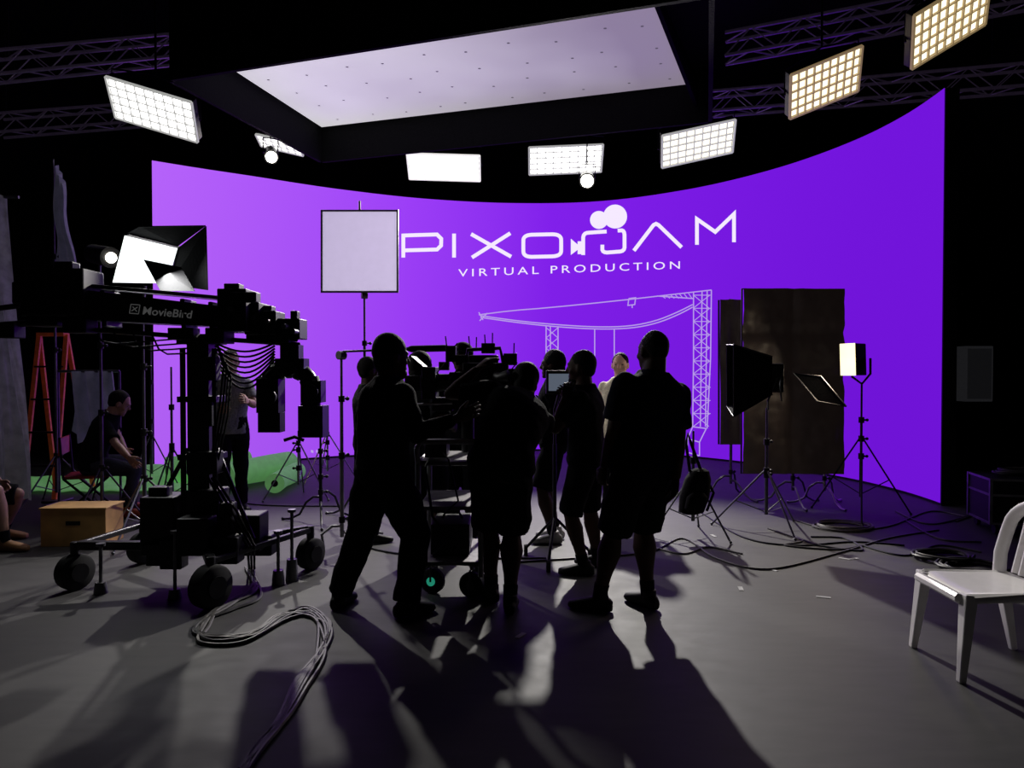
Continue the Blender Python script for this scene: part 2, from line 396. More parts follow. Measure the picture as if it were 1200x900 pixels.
# ---------------------------------------------------------------- suspended overhead panel
ZB=4.72; ZP=5.22
def pnlmat():
    m,nt,b=nodes('ceiling_panel_tiles'); L=nt.links
    tc=nt.nodes.new('ShaderNodeTexCoord'); mp=nt.nodes.new('ShaderNodeMapping'); mp.inputs['Rotation'].default_value=(0,0,.31); L.new(tc.outputs['Object'],mp.inputs[0])
    vo=nt.nodes.new('ShaderNodeTexVoronoi'); vo.voronoi_dimensions='2D'; vo.inputs['Scale'].default_value=1.9; vo.inputs['Randomness'].default_value=.35
    L.new(mp.outputs[0],vo.inputs[0])
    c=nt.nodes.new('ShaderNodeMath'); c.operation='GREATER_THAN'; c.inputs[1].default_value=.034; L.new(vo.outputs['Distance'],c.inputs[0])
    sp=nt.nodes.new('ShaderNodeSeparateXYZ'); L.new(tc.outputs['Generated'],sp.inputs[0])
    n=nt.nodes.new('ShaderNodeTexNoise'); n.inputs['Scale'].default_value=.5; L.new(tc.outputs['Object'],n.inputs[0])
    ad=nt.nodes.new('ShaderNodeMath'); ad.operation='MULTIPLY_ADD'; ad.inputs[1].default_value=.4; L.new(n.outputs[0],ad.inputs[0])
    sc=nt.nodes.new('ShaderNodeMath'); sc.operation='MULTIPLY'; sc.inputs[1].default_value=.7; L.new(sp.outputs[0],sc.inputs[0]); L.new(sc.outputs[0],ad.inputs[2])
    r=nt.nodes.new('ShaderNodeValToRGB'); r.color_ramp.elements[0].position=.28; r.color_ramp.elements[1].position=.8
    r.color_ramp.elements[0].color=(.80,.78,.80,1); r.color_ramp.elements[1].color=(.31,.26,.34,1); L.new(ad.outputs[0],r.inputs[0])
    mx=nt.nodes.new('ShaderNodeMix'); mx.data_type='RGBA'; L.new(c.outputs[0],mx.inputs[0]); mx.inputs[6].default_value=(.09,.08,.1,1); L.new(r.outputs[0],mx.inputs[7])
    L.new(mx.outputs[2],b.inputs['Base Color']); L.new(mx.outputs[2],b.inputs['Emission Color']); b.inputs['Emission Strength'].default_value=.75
    b.inputs['Roughness'].default_value=.6; return m
A=PZ(377,190,ZB);B=PZ(830,143,ZB);D=PZ(203,96,ZB);Cc=B+(D-A)
T=Thing('overhead_panel','suspended ceiling panel with pale underside and black skirt','ceiling panel',(0,9,ZB),world=True)
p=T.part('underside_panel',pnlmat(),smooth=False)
A2=PZ(377,149,ZP);B2=PZ(812,98,ZP);C2=B2+(PZ(765,0,ZP)-B2)*1.25;D2=A2+(PZ(272,81,ZP)-A2)*1.25
p.prism([A2,B2,C2,D2],(0,0,.05))
zz=V((0,0,ZP-ZB+.051))
so_=T.part('soffit',BFAB,smooth=False); so_.prism([A+zz,B+zz,Cc+zz,D+zz],(0,0,.05))
dr=T.part('inner_drape',BFAB,smooth=False); dv_=V((.05,0,0)); dr.prism([B2+V((.02,0,-.3)),B2+V((.02,0,.05)),C2+V((.02,0,.05)),C2+V((.02,0,-.02))],dv_)
cs=[A,B,Cc,D]; ctr=(A+B+Cc+D)/4
for i in range(4):
    a,b=cs[i],cs[(i+1)%4]; o=((a+b)/2-ctr); t=(b-a).normalized(); n=V((t.y,-t.x,0)); n=n if n.dot(o)>0 else -n
    sk=T.part('skirt',BFAB,smooth=False); sk.prism([a,b,b+V((0,0,1.1)),a+V((0,0,1.1))],n*.05)
for c in cs:
    c2=ctr+(c-ctr)*.93; hg=T.part('hanging_cable',DSTEEL); hg.tube([c2+V((0,0,.59)),V((c2.x,c2.y,7.0))],.012,6)

# ---------------------------------------------------------------- trusses
def truss(a,b,s=.3,label='aluminium box lighting truss hung from ceiling'):
    T=Thing('lighting_truss',label,'truss',(a+b)/2,world=True,group='ceiling lighting trusses')
    d=(b-a).normalized(); x=d.cross(V((0,0,1))).normalized()*s/2; z=V((0,0,s/2))
    for sx in(-1,1):
        for sz in(-1,1): ch=T.part('main_chord',TRUSSM); ch.tube([a+x*sx+z*sz,b+x*sx+z*sz],.025,8)
    n=int((b-a).length/s/1.0); L=(b-a)/n
    def zig(f0,f1):
        br=T.part('bracing',TRUSSM); br.tube([f0(i) if i%2 else f1(i) for i in range(n+1)],.011,6)
    for sx in(-1,1): zig(lambda i:a+L*i+x*sx+z,lambda i:a+L*i+x*sx-z)
    for sz in(-1,1): zig(lambda i:a+L*i+x+z*sz,lambda i:a+L*i-x+z*sz)
    for t in(.25,.75):
        c=a+(b-a)*t+z; h=T.part('hanging_cable',DSTEEL); h.tube([c,V((c.x,c.y,7.0))],.008,6)
truss(P(-60,84,9.4),P(205,58,10.2))
truss(P(-60,152,12.0),P(200,132,12.6))
truss(P(850,57,9.9),P(1290,-25,8.6))
truss(P(835,122,11.6),P(1290,84,9.9))

# ---------------------------------------------------------------- grid lamps
def quadframe(px4,dt,db):
    tl,tr,br,bl=px4
    w=[P(*tl,dt),P(*tr,dt),P(*br,db),P(*bl,db)]
    c=sum(w,V((0,0,0)))/4; u=((w[1]+w[2])-(w[0]+w[3]))/2; v=((w[0]+w[1])-(w[2]+w[3]))/2
    W=u.length;H=v.length; u.normalize(); n=u.cross(v).normalized(); v=n.cross(u)
    if n.dot(C-c)<0: n=-n
    return c,u,v,n,W,H
def gridlamp(px4,dt,db,mat,label,nx=9,ny=5,gm=None):
    c,u,v,n,W,H=quadframe(px4,dt,db)
    T=Thing('softlight_fixture',label,'studio light',c,world=True,group='grid lights around the stage')
    e=T.part('lamp_face',mat,smooth=False)
    R=Matrix((u,v,n)).transposed()
    e.box(c,(W*.96,H*.94,.01),R)
    h=T.part('housing',BLKM,bevel=.01); h.box(c-n*.06,(W,H,.10),R)
    g=T.part('louver_grid',gm or GRIDY,smooth=False)
    for i in range(nx+1): g.box(c+u*(-W/2+W*i/nx)+n*.02,(.014 if 0<i<nx else .025,H,.03),R)
    for j in range(ny+1): g.box(c+v*(-H/2+H*j/ny)+n*.02,(W,.014 if 0<j<ny else .025,.03),R)
    y=T.part('yoke',BLKM)
    t=c-n*.06; topz=V((0,0,.45))
    y.tube([t-u*W*.53,t-u*W*.53+topz*.7,t+topz*.9,t+u*W*.53+topz*.7,t+u*W*.53],.012,6)
    pp=T.part('drop_pipe',BLKM); pp.tube([t+topz*.9,V((t.x,t.y,7.0))],.014,6)
gridlamp([(137,95),(234,123),(224,162),(125,131)],9.2,9.6,LW,'tilted grid lamp panel glowing white, hung under ceiling',gm=GRIDC)
gridlamp([(305,158),(340,165),(366,184),(302,168)],11.4,11.7,LW,'narrow edge-on lamp panel glowing white under dark ceiling',6,3,gm=GRIDC)
gridlamp([(479,180),(563,181),(562,212),(478,208)],12.3,12.7,LW,'wide grid lamp panel glowing white above the screen',gm=GRIDW)
gridlamp([(618,172),(705,169),(706,200),(622,204)],12.0,12.4,LW,'wide grid lamp panel glowing white above the screen',gm=GRIDC)
gridlamp([(771,160),(856,141),(863,176),(780,194)],10.8,11.2,LC,'tilted grid lamp panel glowing warm white above the screen',gm=GRIDC)
gridlamp([(916,93),(998,60),(1015,99),(934,133)],8.8,9.2,LY,'tilted grid lamp panel glowing warm yellow by the truss')
gridlamp([(1058,28),(1140,-18),(1172,10),(1078,71)],8.0,8.4,LY,'tilted grid lamp panel glowing warm yellow by the truss')
def spotlamp(px,py,d,tgt,power,ang,r=.11):
    c=P(px,py,d); T=Thing('spotlight','round black spotlight with bright lens hung from ceiling','studio light',c,world=True,group='round spotlights')
    n=(V(tgt)-c).normalized()
    h=T.part('housing',BLKM); h.tube([c-n*.4,c-n*.32,c-n*.05,c],[r*.5,r*.95,r*1.05,r*1.12],20)
    l=T.part('lens',LS); l.sph(c+n*.0,(r*.9,r*.9,r*.9))
    y=T.part('yoke',DSTEEL); x,_=frame_of(n)
    y.tube([c-n*.2-x*r*1.1,c-n*.2-x*r*1.2+V((0,0,.22)),c-n*.2+x*r*1.2+V((0,0,.22)),c-n*.2+x*r*1.1],.01,6)
    y=T.part('drop_pipe',BLKM); y.tube([c-n*.2+V((0,0,.22)),V(((c-n*.2).x,(c-n*.2).y,7.0))],.012,6)
    ld=bpy.data.lights.new('spot_beam','SPOT'); ld.energy=power; ld.spot_size=math.radians(ang); ld.spot_blend=.6; ld.shadow_soft_size=.08; ld.color=(1,.96,.9)
    lo=bpy.data.objects.new('spot_beam',ld); COL.objects.link(lo); lo.location=c+n*.2
    lo.rotation_euler=n.to_track_quat('-Z','Y').to_euler()
spotlamp(688,212,11.6,(.3,2.5,0),2400,75)
spotlamp(318,184,10.7,(-.5,3,0),650,70,.09)

# ---------------------------------------------------------------- people
def ik(a,t,l1,l2,hint):
    d=t-a; L=min(d.length,(l1+l2)*.998); L=max(L,abs(l1-l2)+.02); dn=d.normalized()
    ca=max(-1,min(1,(l1*l1+L*L-l2*l2)/(2*l1*L))); sa=math.sqrt(1-ca*ca)
    h=hint-dn*hint.dot(dn)
    if h.length<1e-5: h=V((0,-1,0))
    h.normalize(); return a+dn*l1*ca+h*l1*sa, a+dn*L
def remesh(mb,vox,sm=3,dec=.4,disp=0.,seed=0.):
    me=bpy.data.meshes.new('t'); me.from_pydata([tuple(p) for p in mb.v],[],mb.f)
    bm=bmesh.new(); bm.from_mesh(me); bmesh.ops.recalc_face_normals(bm,faces=bm.faces); bm.to_mesh(me); bm.free()
    o=bpy.data.objects.new('t',me); COL.objects.link(o)
    m=o.modifiers.new('r','REMESH'); m.mode='VOXEL'; m.voxel_size=vox
    m=o.modifiers.new('s','SMOOTH'); m.factor=.6; m.iterations=sm
    if dec<1:
        m=o.modifiers.new('d','DECIMATE'); m.ratio=dec
    dg=bpy.context.evaluated_depsgraph_get(); r=bpy.data.meshes.new_from_object(o.evaluated_get(dg))
    bpy.data.objects.remove(o); bpy.data.meshes.remove(me)
    if disp>0:
        ns=[v.normal.copy() for v in r.vertices]
        for v,n in zip(r.vertices,ns):
            c=v.co; k=noise.noise(V((c.x*7+seed,c.y*7,c.z*9+c.x*8)))+.4*noise.noise(V((c.x*14+c.z*8,c.y*14+seed,c.z*18)))
            v.co=c+n*k*disp
    r.polygons.foreach_set('use_smooth',[True]*len(r.polygons)); return r
def meshes_join(lst):
    bm=bmesh.new()
    for m in lst: bm.from_mesh(m)
    r=bpy.data.meshes.new('j'); bm.to_mesh(r); bm.free(); r.polygons.foreach_set('use_smooth',[True]*len(r.polygons)); return r
I3=Matrix.Identity(3)
def hand(mb,w,d,pn,sgn,s,curl=25):
    d=d.normalized(); pn=(pn-d*pn.dot(d)).normalized(); wd=d.cross(pn).normalized()*sgn
    R=Matrix((wd,pn,d)).transposed()
    mb.loft([(w-d*.03*s,R,.026*s,.022*s),(w,R,.026*s,.02*s),(w+d*.035*s,R,.037*s,.018*s),(w+d*.08*s,R,.041*s,.014*s),(w+d*.095*s,R,.038*s,.011*s)],16)
    for k,(o,L) in enumerate([(.031,.072),(.0105,.081),(-.0105,.075),(-.031,.058)]):
        p=w+d*.085*s+wd*o*s; a=math.radians(curl*(.6+.12*k)); dd=(d+wd*o*2.2).normalized(); pts=[p-d*.01*s,p]; rr=[.0095*s,.0095*s]
        ang=a
        for j,f in enumerate((.45,.32,.25)):
            q=(dd*math.cos(ang)+pn*math.sin(ang)); p=p+q*L*f*s; pts.append(p); rr.append((.0088,.0082,.0072)[j]*s); ang+=a
        mb.tube(pts,rr,8); mb.sph(pts[-1],.0072*s,nu=8,nv=6)
    p=w+d*.022*s+wd*.026*s; q=(d*.75+wd*.6+pn*.25).normalized(); p1=p+q*.04*s; q2=(d*.9+wd*.25+pn*.35).normalized(); p2=p1+q2*.03*s; p3=p2+(q2+pn*.3).normalized()*.024*s
    mb.tube([p-q*.015*s,p,p1,p2,p3],[.014*s,.0135*s,.0115*s,.010*s,.008*s],8); mb.sph(p3,.008*s,nu=8,nv=6)
PC=[0]
def person(label,pos,rz,H=1.75,build=1.,belly=0.,head=None,hands=(None,None),feet=(None,None),hyaw=0,hpitch=0,
           shirt=SH_BLK,sleeve='short',pants=SH_BLK,shorts=False,shoes=SHOE,hair=HAIR,hairstyle='short',cap=None,skin=SKIN_SHADED,
           seat=None,elb=(None,None),toe=(12,-12),curl=28,lean=0,side=0,group=None,baggy=0.,beard=False):
    PC[0]+=1; sd=PC[0]*3.7
    s=H/1.78; M=Matrix.Translation(V((pos[0],pos[1],0)))@Matrix.Rotation(rz,4,'Z'); inv=M.inverted()
    def loc(p,dflt): return inv@V(p) if p is not None else V(dflt)
    fL=loc(feet[0],(-.11*s,0,0)); fR=loc(feet[1],(.11*s,0,0))
    fL.z=fR.z=.085*s
    if seat is not None: pz=seat+.1*s
    else:
        pz=.95*s
        for f,sx in((fL,-1),(fR,1)):
            dh=math.hypot(f.x-sx*.09*s,f.y); L=.86*s; pz=min(pz,.085*s+math.sqrt(max(.01,L*L-dh*dh))+.03*s)
    pel=V((0,0,pz))
    lf,ls=math.radians(lean),math.radians(side)
    if head is not None:
        h=inv@V(head)-V((0,0,.16*s))-pel; lf=math.atan2(h.y,h.z)*1.12; ls=math.atan2(h.x,h.z)*1.12
    def rot(t): return Matrix.Rotation(ls*t,3,'Y')@Matrix.Rotation(-lf*t,3,'X')
    tab=[]; z=.95; o=pel.copy()
    while z<1.7:
        t=.3+.7*min(1,max(0,(z-.95)/.3)); R=rot(t); tab.append((z,o.copy(),R)); o=o+R@V((0,0,.02*s)); z+=.02
    def sp(z):
        if z<=.95:
            R=rot(.3); return pel+R@V((0,0,(z-.95)*s)),R
        i=min(len(tab)-1,int((z-.95)/.02+1e-6)); zz,o,R=tab[i]; return o+R@V((0,0,(z-zz)*s)),R
    TR=[(.82,.10,.085),(.87,.155,.108),(.93,.172,.122),(1.0,.163,.115),(1.08,.150,.108),(1.18,.155,.112),(1.30,.176,.122),(1.37,.186,.114),(1.42,.178,.098),(1.46,.135,.086),(1.49,.092,.074),(1.52,.066,.064),(1.62,.057,.059)]
    def torso(mb,z0,z1,inf):
        rg=[]
        for z,rx,ry in TR:
            if z<z0-.001 or z>z1+.001: continue
            o,R=sp(z); bz=belly*math.exp(-((z-1.08)/.13)**2) if z<1.4 else 0
            k=build if z<1.47 else 1+(build-1)*.4
            rg.append((o+R@V((0,bz*.7*s,0)),R,(rx*k+inf+bz*.35)*s,(ry*k+inf+bz*.7)*s))
        mb.loft(rg,26)
    so,sR=sp(1.40)
    shL=so+sR@V((-.168*build*s,0,0)); shR=so+sR@V((.168*build*s,0,0))
    po,pR=sp(.92)
    hiL=po+pR@V((-.088*s,0,0)); hiR=po+pR@V((.088*s,0,0))
    arms=[];legs=[]
    for i,(sh,sx) in enumerate(((shL,-1),(shR,1))):
        t=loc(hands[i],tuple(sh+V((sx*.09*s,.06*s,-.53*s))))
        hn=V(elb[i]) if elb[i] else V((sx*.5,-.7,-.5))
        e,w=ik(sh,t,.29*s,.255*s,hn); arms.append((sh,e,w,sx))
    for hi,ft,sx in((hiL,fL,-1),(hiR,fR,1)):
        k,a=ik(hi,ft,.43*s,.43*s,V((sx*.12,1,.1))); legs.append((hi,k,ft.copy(),sx))
    b=MB(); torso(b,.8,1.7,0)
    for sh,e,w,sx in arms:
        b.sph(sh,.058*s*build); m1=sh.lerp(e,.4)
        b.tube([sh,m1,e],[.057*s*build,.05*s*build,.041*s],14); b.sph(e,.041*s)
        b.tube([e,e.lerp(w,.3),w],[.04*s,.043*s,.028*s],14)
    for hi,k,a,sx in legs:
        b.sph(hi,.088*s*build); b.tube([hi,hi.lerp(k,.4),k],[.09*s*build,.078*s*build,.056*s],16); b.sph(k,.057*s)
        b.tube([k,k.lerp(a,.3),k.lerp(a,.65),a],[.054*s,.064*s*build,.048*s,.037*s],14)
        b.sph(a,.04*s)
    no,nR=sp(1.53)
    hR=Matrix.Rotation(ls*.4,3,'Y')@Matrix.Rotation(-lf*.45,3,'X')@Matrix.Rotation(math.radians(hyaw),3,'Z')@Matrix.Rotation(math.radians(hpitch),3,'X')
    hc=no+hR@V((0,.022*s,.115*s)); q=1.06
    def hp(x,y,z): return hc+hR@V((x*s*q,y*s*q,z*s*q))
    S=s*q
    b.tube([no-nR@V((0,0,.05*s)),hp(0,-.01,-.03)],[.062*s,.06*s],16)
    b.sph(hp(0,-.008,.018),(.077*S,.096*S,.098*S),hR,22,16)
    b.loft([(hp(0,.01,.04),hR,.07*S,.078*S),(hp(0,.016,0),hR,.069*S,.074*S),(hp(0,.022,-.045),hR,.063*S,.064*S),(hp(0,.034,-.085),hR,.05*S,.05*S),(hp(0,.046,-.112),hR,.028*S,.03*S)],22)
    b.sph(hp(0,.1,-.022),(.014*S,.019*S,.015*S),hR); b.tube([hp(0,.086,.018),hp(0,.106,-.02)],[.009*S,.013*S],8)
    b.sph(hp(0,.084,.026),(.05*S,.014*S,.011*S),hR); b.sph(hp(0,.083,-.061),(.025*S,.013*S,.006*S),hR); b.sph(hp(0,.082,-.071),(.022*S,.012*S,.006*S),hR)
    b.sph(hp(0,.076,-.1),(.022*S,.018*S,.017*S),hR)
    for sx in(-1,1): b.sph(hp(sx*.08,-.004,-.008),(.011*S,.019*S,.032*S),hR); b.sph(hp(sx*.045,.06,-.03),(.022*S,.022*S,.02*S),hR)
    body=remesh(b,.0095,3,.35)
    hb=MB()
    for sh,e,w,sx in arms:
        d=(w-e).normalized(); inward=V((-sx,.25,0)); hand(hb,w,d,inward,sx,s,curl)
    hm=remesh(hb,.0042,2,.5)
    bodyme=meshes_join([body,hm]); bodyme.materials.append(skin)
    root=bpy.data.objects.new('person',bodyme); COL.objects.link(root); root.matrix_world=M
    root['label']=label; root['category']='person'
    if group: root['group']=group
    def child(name,me,mat,lab=None):
        me.materials.append(mat); o=bpy.data.objects.new(name,me); COL.objects.link(o); o.parent=root
        if lab: o['label']=lab
        return o
    t=MB(); torso(t,.86,1.525,.019)
    for sh,e,w,sx in arms:
        t.sph(sh,.071*s*build)
        if sleeve=='short':
            q2=sh.lerp(e,.76); t.tube([sh,sh.lerp(e,.35),q2],[.071*s*build,.069*s*build,.068*s*build],16)
        elif sleeve=='long':
            t.tube([sh,sh.lerp(e,.5),e],[.07*s*build,.064*s*build,.057*s],16); t.sph(e,.057*s); t.tube([e,e.lerp(w,.5),e.lerp(w,.93)],[.057*s,.051*s,.038*s],14)
    child('shirt',remesh(t,.011,3,.4,.014*s,sd),shirt)
    t=MB(); torso(t,.8,1.09,.011)
    for hi,k,a,sx in legs:
        t.sph(hi,.1*s*build)
        if shorts:
            q2=hi.lerp(k,.99); t.tube([hi,hi.lerp(k,.5),q2],[.104*s*build,.098*s*build,.094*s*build],18)
        else:
            g=baggy; t.tube([hi,hi.lerp(k,.5),k],[.103*s*build,(.09+g)*s*build,(.074+g)*s],18); t.sph(k,(.075+g)*s)
            t.tube([k,k.lerp(a,.5),k.lerp(a,.98)],[(.074+g)*s,(.068+g)*s,(.064+g)*s],16)
    child('shorts' if shorts else 'trousers',remesh(t,.011,2,.4,.014*s,sd+9),pants)
    for i,(hi,k,a,sx) in enumerate(legs):
        m=MB(); R=Matrix.Rotation(math.radians(toe[i]),3,'Z'); g=V((a.x,a.y,0))
        def fp(y,z): return g+R@V((0,y*s,z*s))
        Rr=R@Matrix.Rotation(math.pi/2,3,'X')
        m.loft([(fp(-.085,.04),Rr,.026*s,.034*s),(fp(-.06,.045),Rr,.038*s,.045*s),(fp(0,.05),Rr,.042*s,.05*s),(fp(.06,.044),Rr,.048*s,.043*s),(fp(.12,.036),Rr,.052*s,.035*s),(fp(.165,.03),Rr,.047*s,.029*s),(fp(.2,.026),Rr,.028*s,.022*s)],18)
        m.tube([fp(-.015,.04),fp(-.01,.12)],[.046*s,.047*s],16)
        me=remesh(m,.009,2,.5); child('shoe',me,shoes)
        if shorts:
            m=MB(); m.tube([a+V((0,0,-.01)),a.lerp(k,.22)],[.044*s,.049*s],14); child('sock',remesh(m,.008,1,.6),SH_CHAR)
    m=MB()
    if hairstyle=='short':
        m.sph(hp(0,-.022,.03),(.084*S,.098*S,.1*S),hR,22,16); m.sph(hp(0,-.045,-.01),(.074*S,.066*S,.07*S),hR)
    elif hairstyle=='buzz':
        m.sph(hp(0,-.02,.027),(.08*S,.092*S,.096*S),hR,22,16)
    elif hairstyle=='full':
        m.sph(hp(0,-.022,.04),(.092*S,.105*S,.105*S),hR,22,16); m.sph(hp(0,-.045,-.02),(.082*S,.07*S,.085*S),hR)
    child('hair',remesh(m,.008,1,.4,.006,sd),hair)
    if beard:
        m=MB(); m.sph(hp(0,.045,-.095),(.052*S,.05*S,.04*S),hR); child('beard',remesh(m,.007,1,.5,.005,sd),hair)
    if cap:
        m=MB(); m.sph(hp(0,-.01,.045),(.086*S,.102*S,.085*S),hR,22,16)
        m.loft([(hp(0,.075,.052),hR,.062*S,.05*S),(hp(0,.12,.046),hR,.055*S,.05*S),(hp(0,.12,.042),hR,.055*S,.05*S),(hp(0,.075,.046),hR,.062*S,.05*S)],18)
        child('cap',remesh(m,.007,2,.4),cap)
    for sx in(-1,1):
        m=MB(); m.sph(hp(sx*.031,.078,.004),(.014*S,.011*S,.008*S),hR,10,8)
        me=bpy.data.meshes.new('eye'); me.from_pydata([tuple(p) for p in m.v],[],m.f); child('eye',me,EYE)
    return root
def xy(px,d): p=P(px,434,d); return (p.x,p.y)
R_=math.radians
person('man in black long-sleeved shirt and baggy trousers, arm stretched out',xy(448,4.5),R_(-50),1.735,1.12,head=P(456,404,4.55),
  hands=(P(420,560,4.85),P(536,490,4.3)),feet=(G(398,712),G(476,722)),toe=(35,-5),elb=((-.6,-.6,-.3),(.3,-.6,-1)),hyaw=-10,curl=20,hairstyle='full',sleeve='long',baggy=.02,beard=True)
person('heavy man in dark t-shirt and shorts standing with arm at side',xy(757,4.5),R_(28),1.765,1.2,belly=.06,head=P(768,400,4.55),
  hands=(P(708,548,4.55),P(792,572,4.4)),feet=(G(702,716),G(759,712)),toe=(40,5),hairstyle='buzz',shorts=True,pants=SH_CHAR,shirt=SH_NAVY,elb=((-.6,-.6,-.3),(.3,-.9,-.1)))
person('man in dark t-shirt and shorts raising hand beside camera',xy(687,5.35),R_(72),1.66,1.06,head=P(684,428,5.35),
  hands=(P(662,466,5.2),P(666,470,5.6)),feet=(G(684,674),G(700,664)),hairstyle='short',shorts=True,elb=((-.2,-.5,-1),(.2,-.5,-1)),beard=True)
person('camera operator in dark clothes leaning in over camera rig',xy(588,4.6),R_(8),1.74,1.2,head=P(617,440,4.95),
  hands=(P(560,432,4.9),P(606,462,5.1)),feet=(G(576,704),G(598,718)),hairstyle='full',shorts=True,pants=SH_CHAR,elb=((-1,.1,-.4),(.6,-.3,-1)),hpitch=-15)
person('crew member in black standing behind rig, back turned',xy(497,5.75),R_(-35),1.64,1.14,head=P(492,428,5.75),hands=(P(510,495,5.9),P(530,500,5.7)),
  feet=(G(490,660),G(512,657)),hairstyle='full')
person('man in black cap facing the camera rig',xy(543,6.3),R_(160),1.74,1.14,head=P(543,414,6.3),cap=BFAB,hands=(P(565,470,6.0),P(522,480,6.0)),hairstyle='buzz',
  feet=(G(556,640),G(534,643)),shoes=SHOEW)
person('crew member in dark shirt standing beyond the group',xy(431,6.5),R_(-60),1.62,1.0,head=P(431,430,6.5),hairstyle='short')
person('crew member in black t-shirt and shorts facing the rig',xy(650,6.5),R_(80),1.67,1.1,head=P(650,424,6.5),shorts=True,hairstyle='full',shoes=SHOEW,
  hands=(P(630,480,6.4),P(634,475,6.7)),elb=((-.2,-.5,-1),(.2,-.5,-1)))
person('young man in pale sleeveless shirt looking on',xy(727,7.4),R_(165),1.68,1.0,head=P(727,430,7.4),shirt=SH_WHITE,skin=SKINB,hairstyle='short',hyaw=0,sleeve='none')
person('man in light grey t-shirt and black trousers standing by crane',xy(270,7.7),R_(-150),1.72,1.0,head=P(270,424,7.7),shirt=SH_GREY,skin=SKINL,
  hands=(P(290,470,7.4),P(255,480,7.5)),feet=(G(283,598),G(262,603)))
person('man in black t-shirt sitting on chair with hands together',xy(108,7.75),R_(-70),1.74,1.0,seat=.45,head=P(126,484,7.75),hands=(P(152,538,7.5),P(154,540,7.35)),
  feet=(G(148,597),G(152,606)),pants=JEAN,shoes=SHOER,skin=SKINL,hairstyle='short',hpitch=-15,elb=((-.5,-.2,-1),(.5,-.2,-1)),toe=(5,-5))
pf=G(14,640)
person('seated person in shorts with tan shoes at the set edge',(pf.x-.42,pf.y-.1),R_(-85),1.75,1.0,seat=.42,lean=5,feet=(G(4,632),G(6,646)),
  hands=((pf.x-.1,pf.y+.0,.55),(pf.x-.12,pf.y-.25,.55)),shorts=True,shoes=TAN,skin=SKINL,toe=(5,-5))

# ---------------------------------------------------------------- generic stands
def light_stand(base,h,label,mat=DSTEEL,spread=.5,legh=.55,rz=0,name='light_stand'):
    T=Thing(name,label,'stand',(base.x,base.y,0),rz)
    c=T.part('column',mat); hs=[legh*.25,h*.45,h*.72,h]
    c.tube([(0,0,hs[0]),(0,0,hs[1])],.017,10); c.tube([(0,0,hs[1]),(0,0,hs[2])],.013,10); c.tube([(0,0,hs[2]),(0,0,hs[3])],.010,10)
    for z in(hs[1],hs[2],legh): k=T.part('collar',BLK); k.tube([(0,0,z-.03),(0,0,z+.03)],.028,10); k.tube([(0,0,z),(.05,0,z)],.01,8); k.sph((.055,0,z),.016,nu=8,nv=6)
    for i in range(3):
        a=2*math.pi*i/3+.3; d=V((math.cos(a),math.sin(a),0)); l=T.part('leg',mat)
        l.tube([d*.02+V((0,0,legh)),d*spread+V((0,0,.012))],.009,8); l.tube([d*.02+V((0,0,legh*.3)),d*spread*.55+V((0,0,legh*.46))],.006,6)
        l.sph(d*spread+V((0,0,.014)),.014,nu=8,nv=6)
    return T
def c_stand(base,h,label,rz=0,arm=None,mat=STEEL,spread=.42):
    T=Thing('grip_stand',label,'stand',(base.x,base.y,0),rz)
    c=T.part('column',mat); c.tube([(0,0,.16),(0,0,h*.5)],.0175,10); c.tube([(0,0,h*.5),(0,0,h*.78)],.0145,10); c.tube([(0,0,h*.78),(0,0,h)],.011,10)
    for z in(h*.5,h*.78,.3): k=T.part('collar',BLK); k.tube([(0,0,z-.025),(0,0,z+.025)],.026,10); k.tube([(0,0,z),(.055,0,z)],.008,6); k.sph((.06,0,z),.017,nu=8,nv=6)
    for i in range(3):
        a=2*math.pi*i/3+.5; d=V((math.cos(a),math.sin(a),0)); l=T.part('leg',mat); z=.3-.05*i
        l.tube([V((0,0,z)),d*.08+V((0,0,z)),d*.16+V((0,0,z-.06)),d*(spread*.55)+V((0,0,.07)),d*(spread*.8)+V((0,0,.02)),d*spread+V((0,0,.014))],.012,8)
        l.sph(d*spread+V((0,0,.016)),.016,nu=8,nv=6)
    g=T.part('grip_head',DSTEEL); g.cyl((-.03,0,h-.01),(.03,0,h-.01),.035)
    if arm:
        a=T.part('boom_arm',mat); a.tube([(0,0,h-.01),arm],.008,8)
    return T

# diffusion frame with stand
dd=7.6
c,u,v,n,Wd,Hd=quadframe([(377,247),(466,247),(466,342),(377,342)],dd,dd)
T=Thing('diffusion_frame','square white diffusion cloth in grey metal frame on stand','diffuser',c,world=True)
p=T.part('diffusion_cloth',DIFF_GLOW,smooth=False); R=Matrix((u,v,n)).transposed(); p.box(c,(Wd,Hd,.006),R)
f=T.part('frame',DSTEEL)
cr=[c+u*Wd/2*a+v*Hd/2*b for a,b in((-1,-1),(1,-1),(1,1),(-1,1))]
f.tube(cr,.016,8,closed=True)
k=T.part('hanging_clip',DSTEEL); k.tube([c+v*Hd/2,c+v*(Hd/2+.1)],.012)
g=P(427,345,dd+.03)
c_stand(V((g.x,g.y,0)),g.z,'steel stand holding the white diffusion frame',rz=.4,mat=DSTEEL)

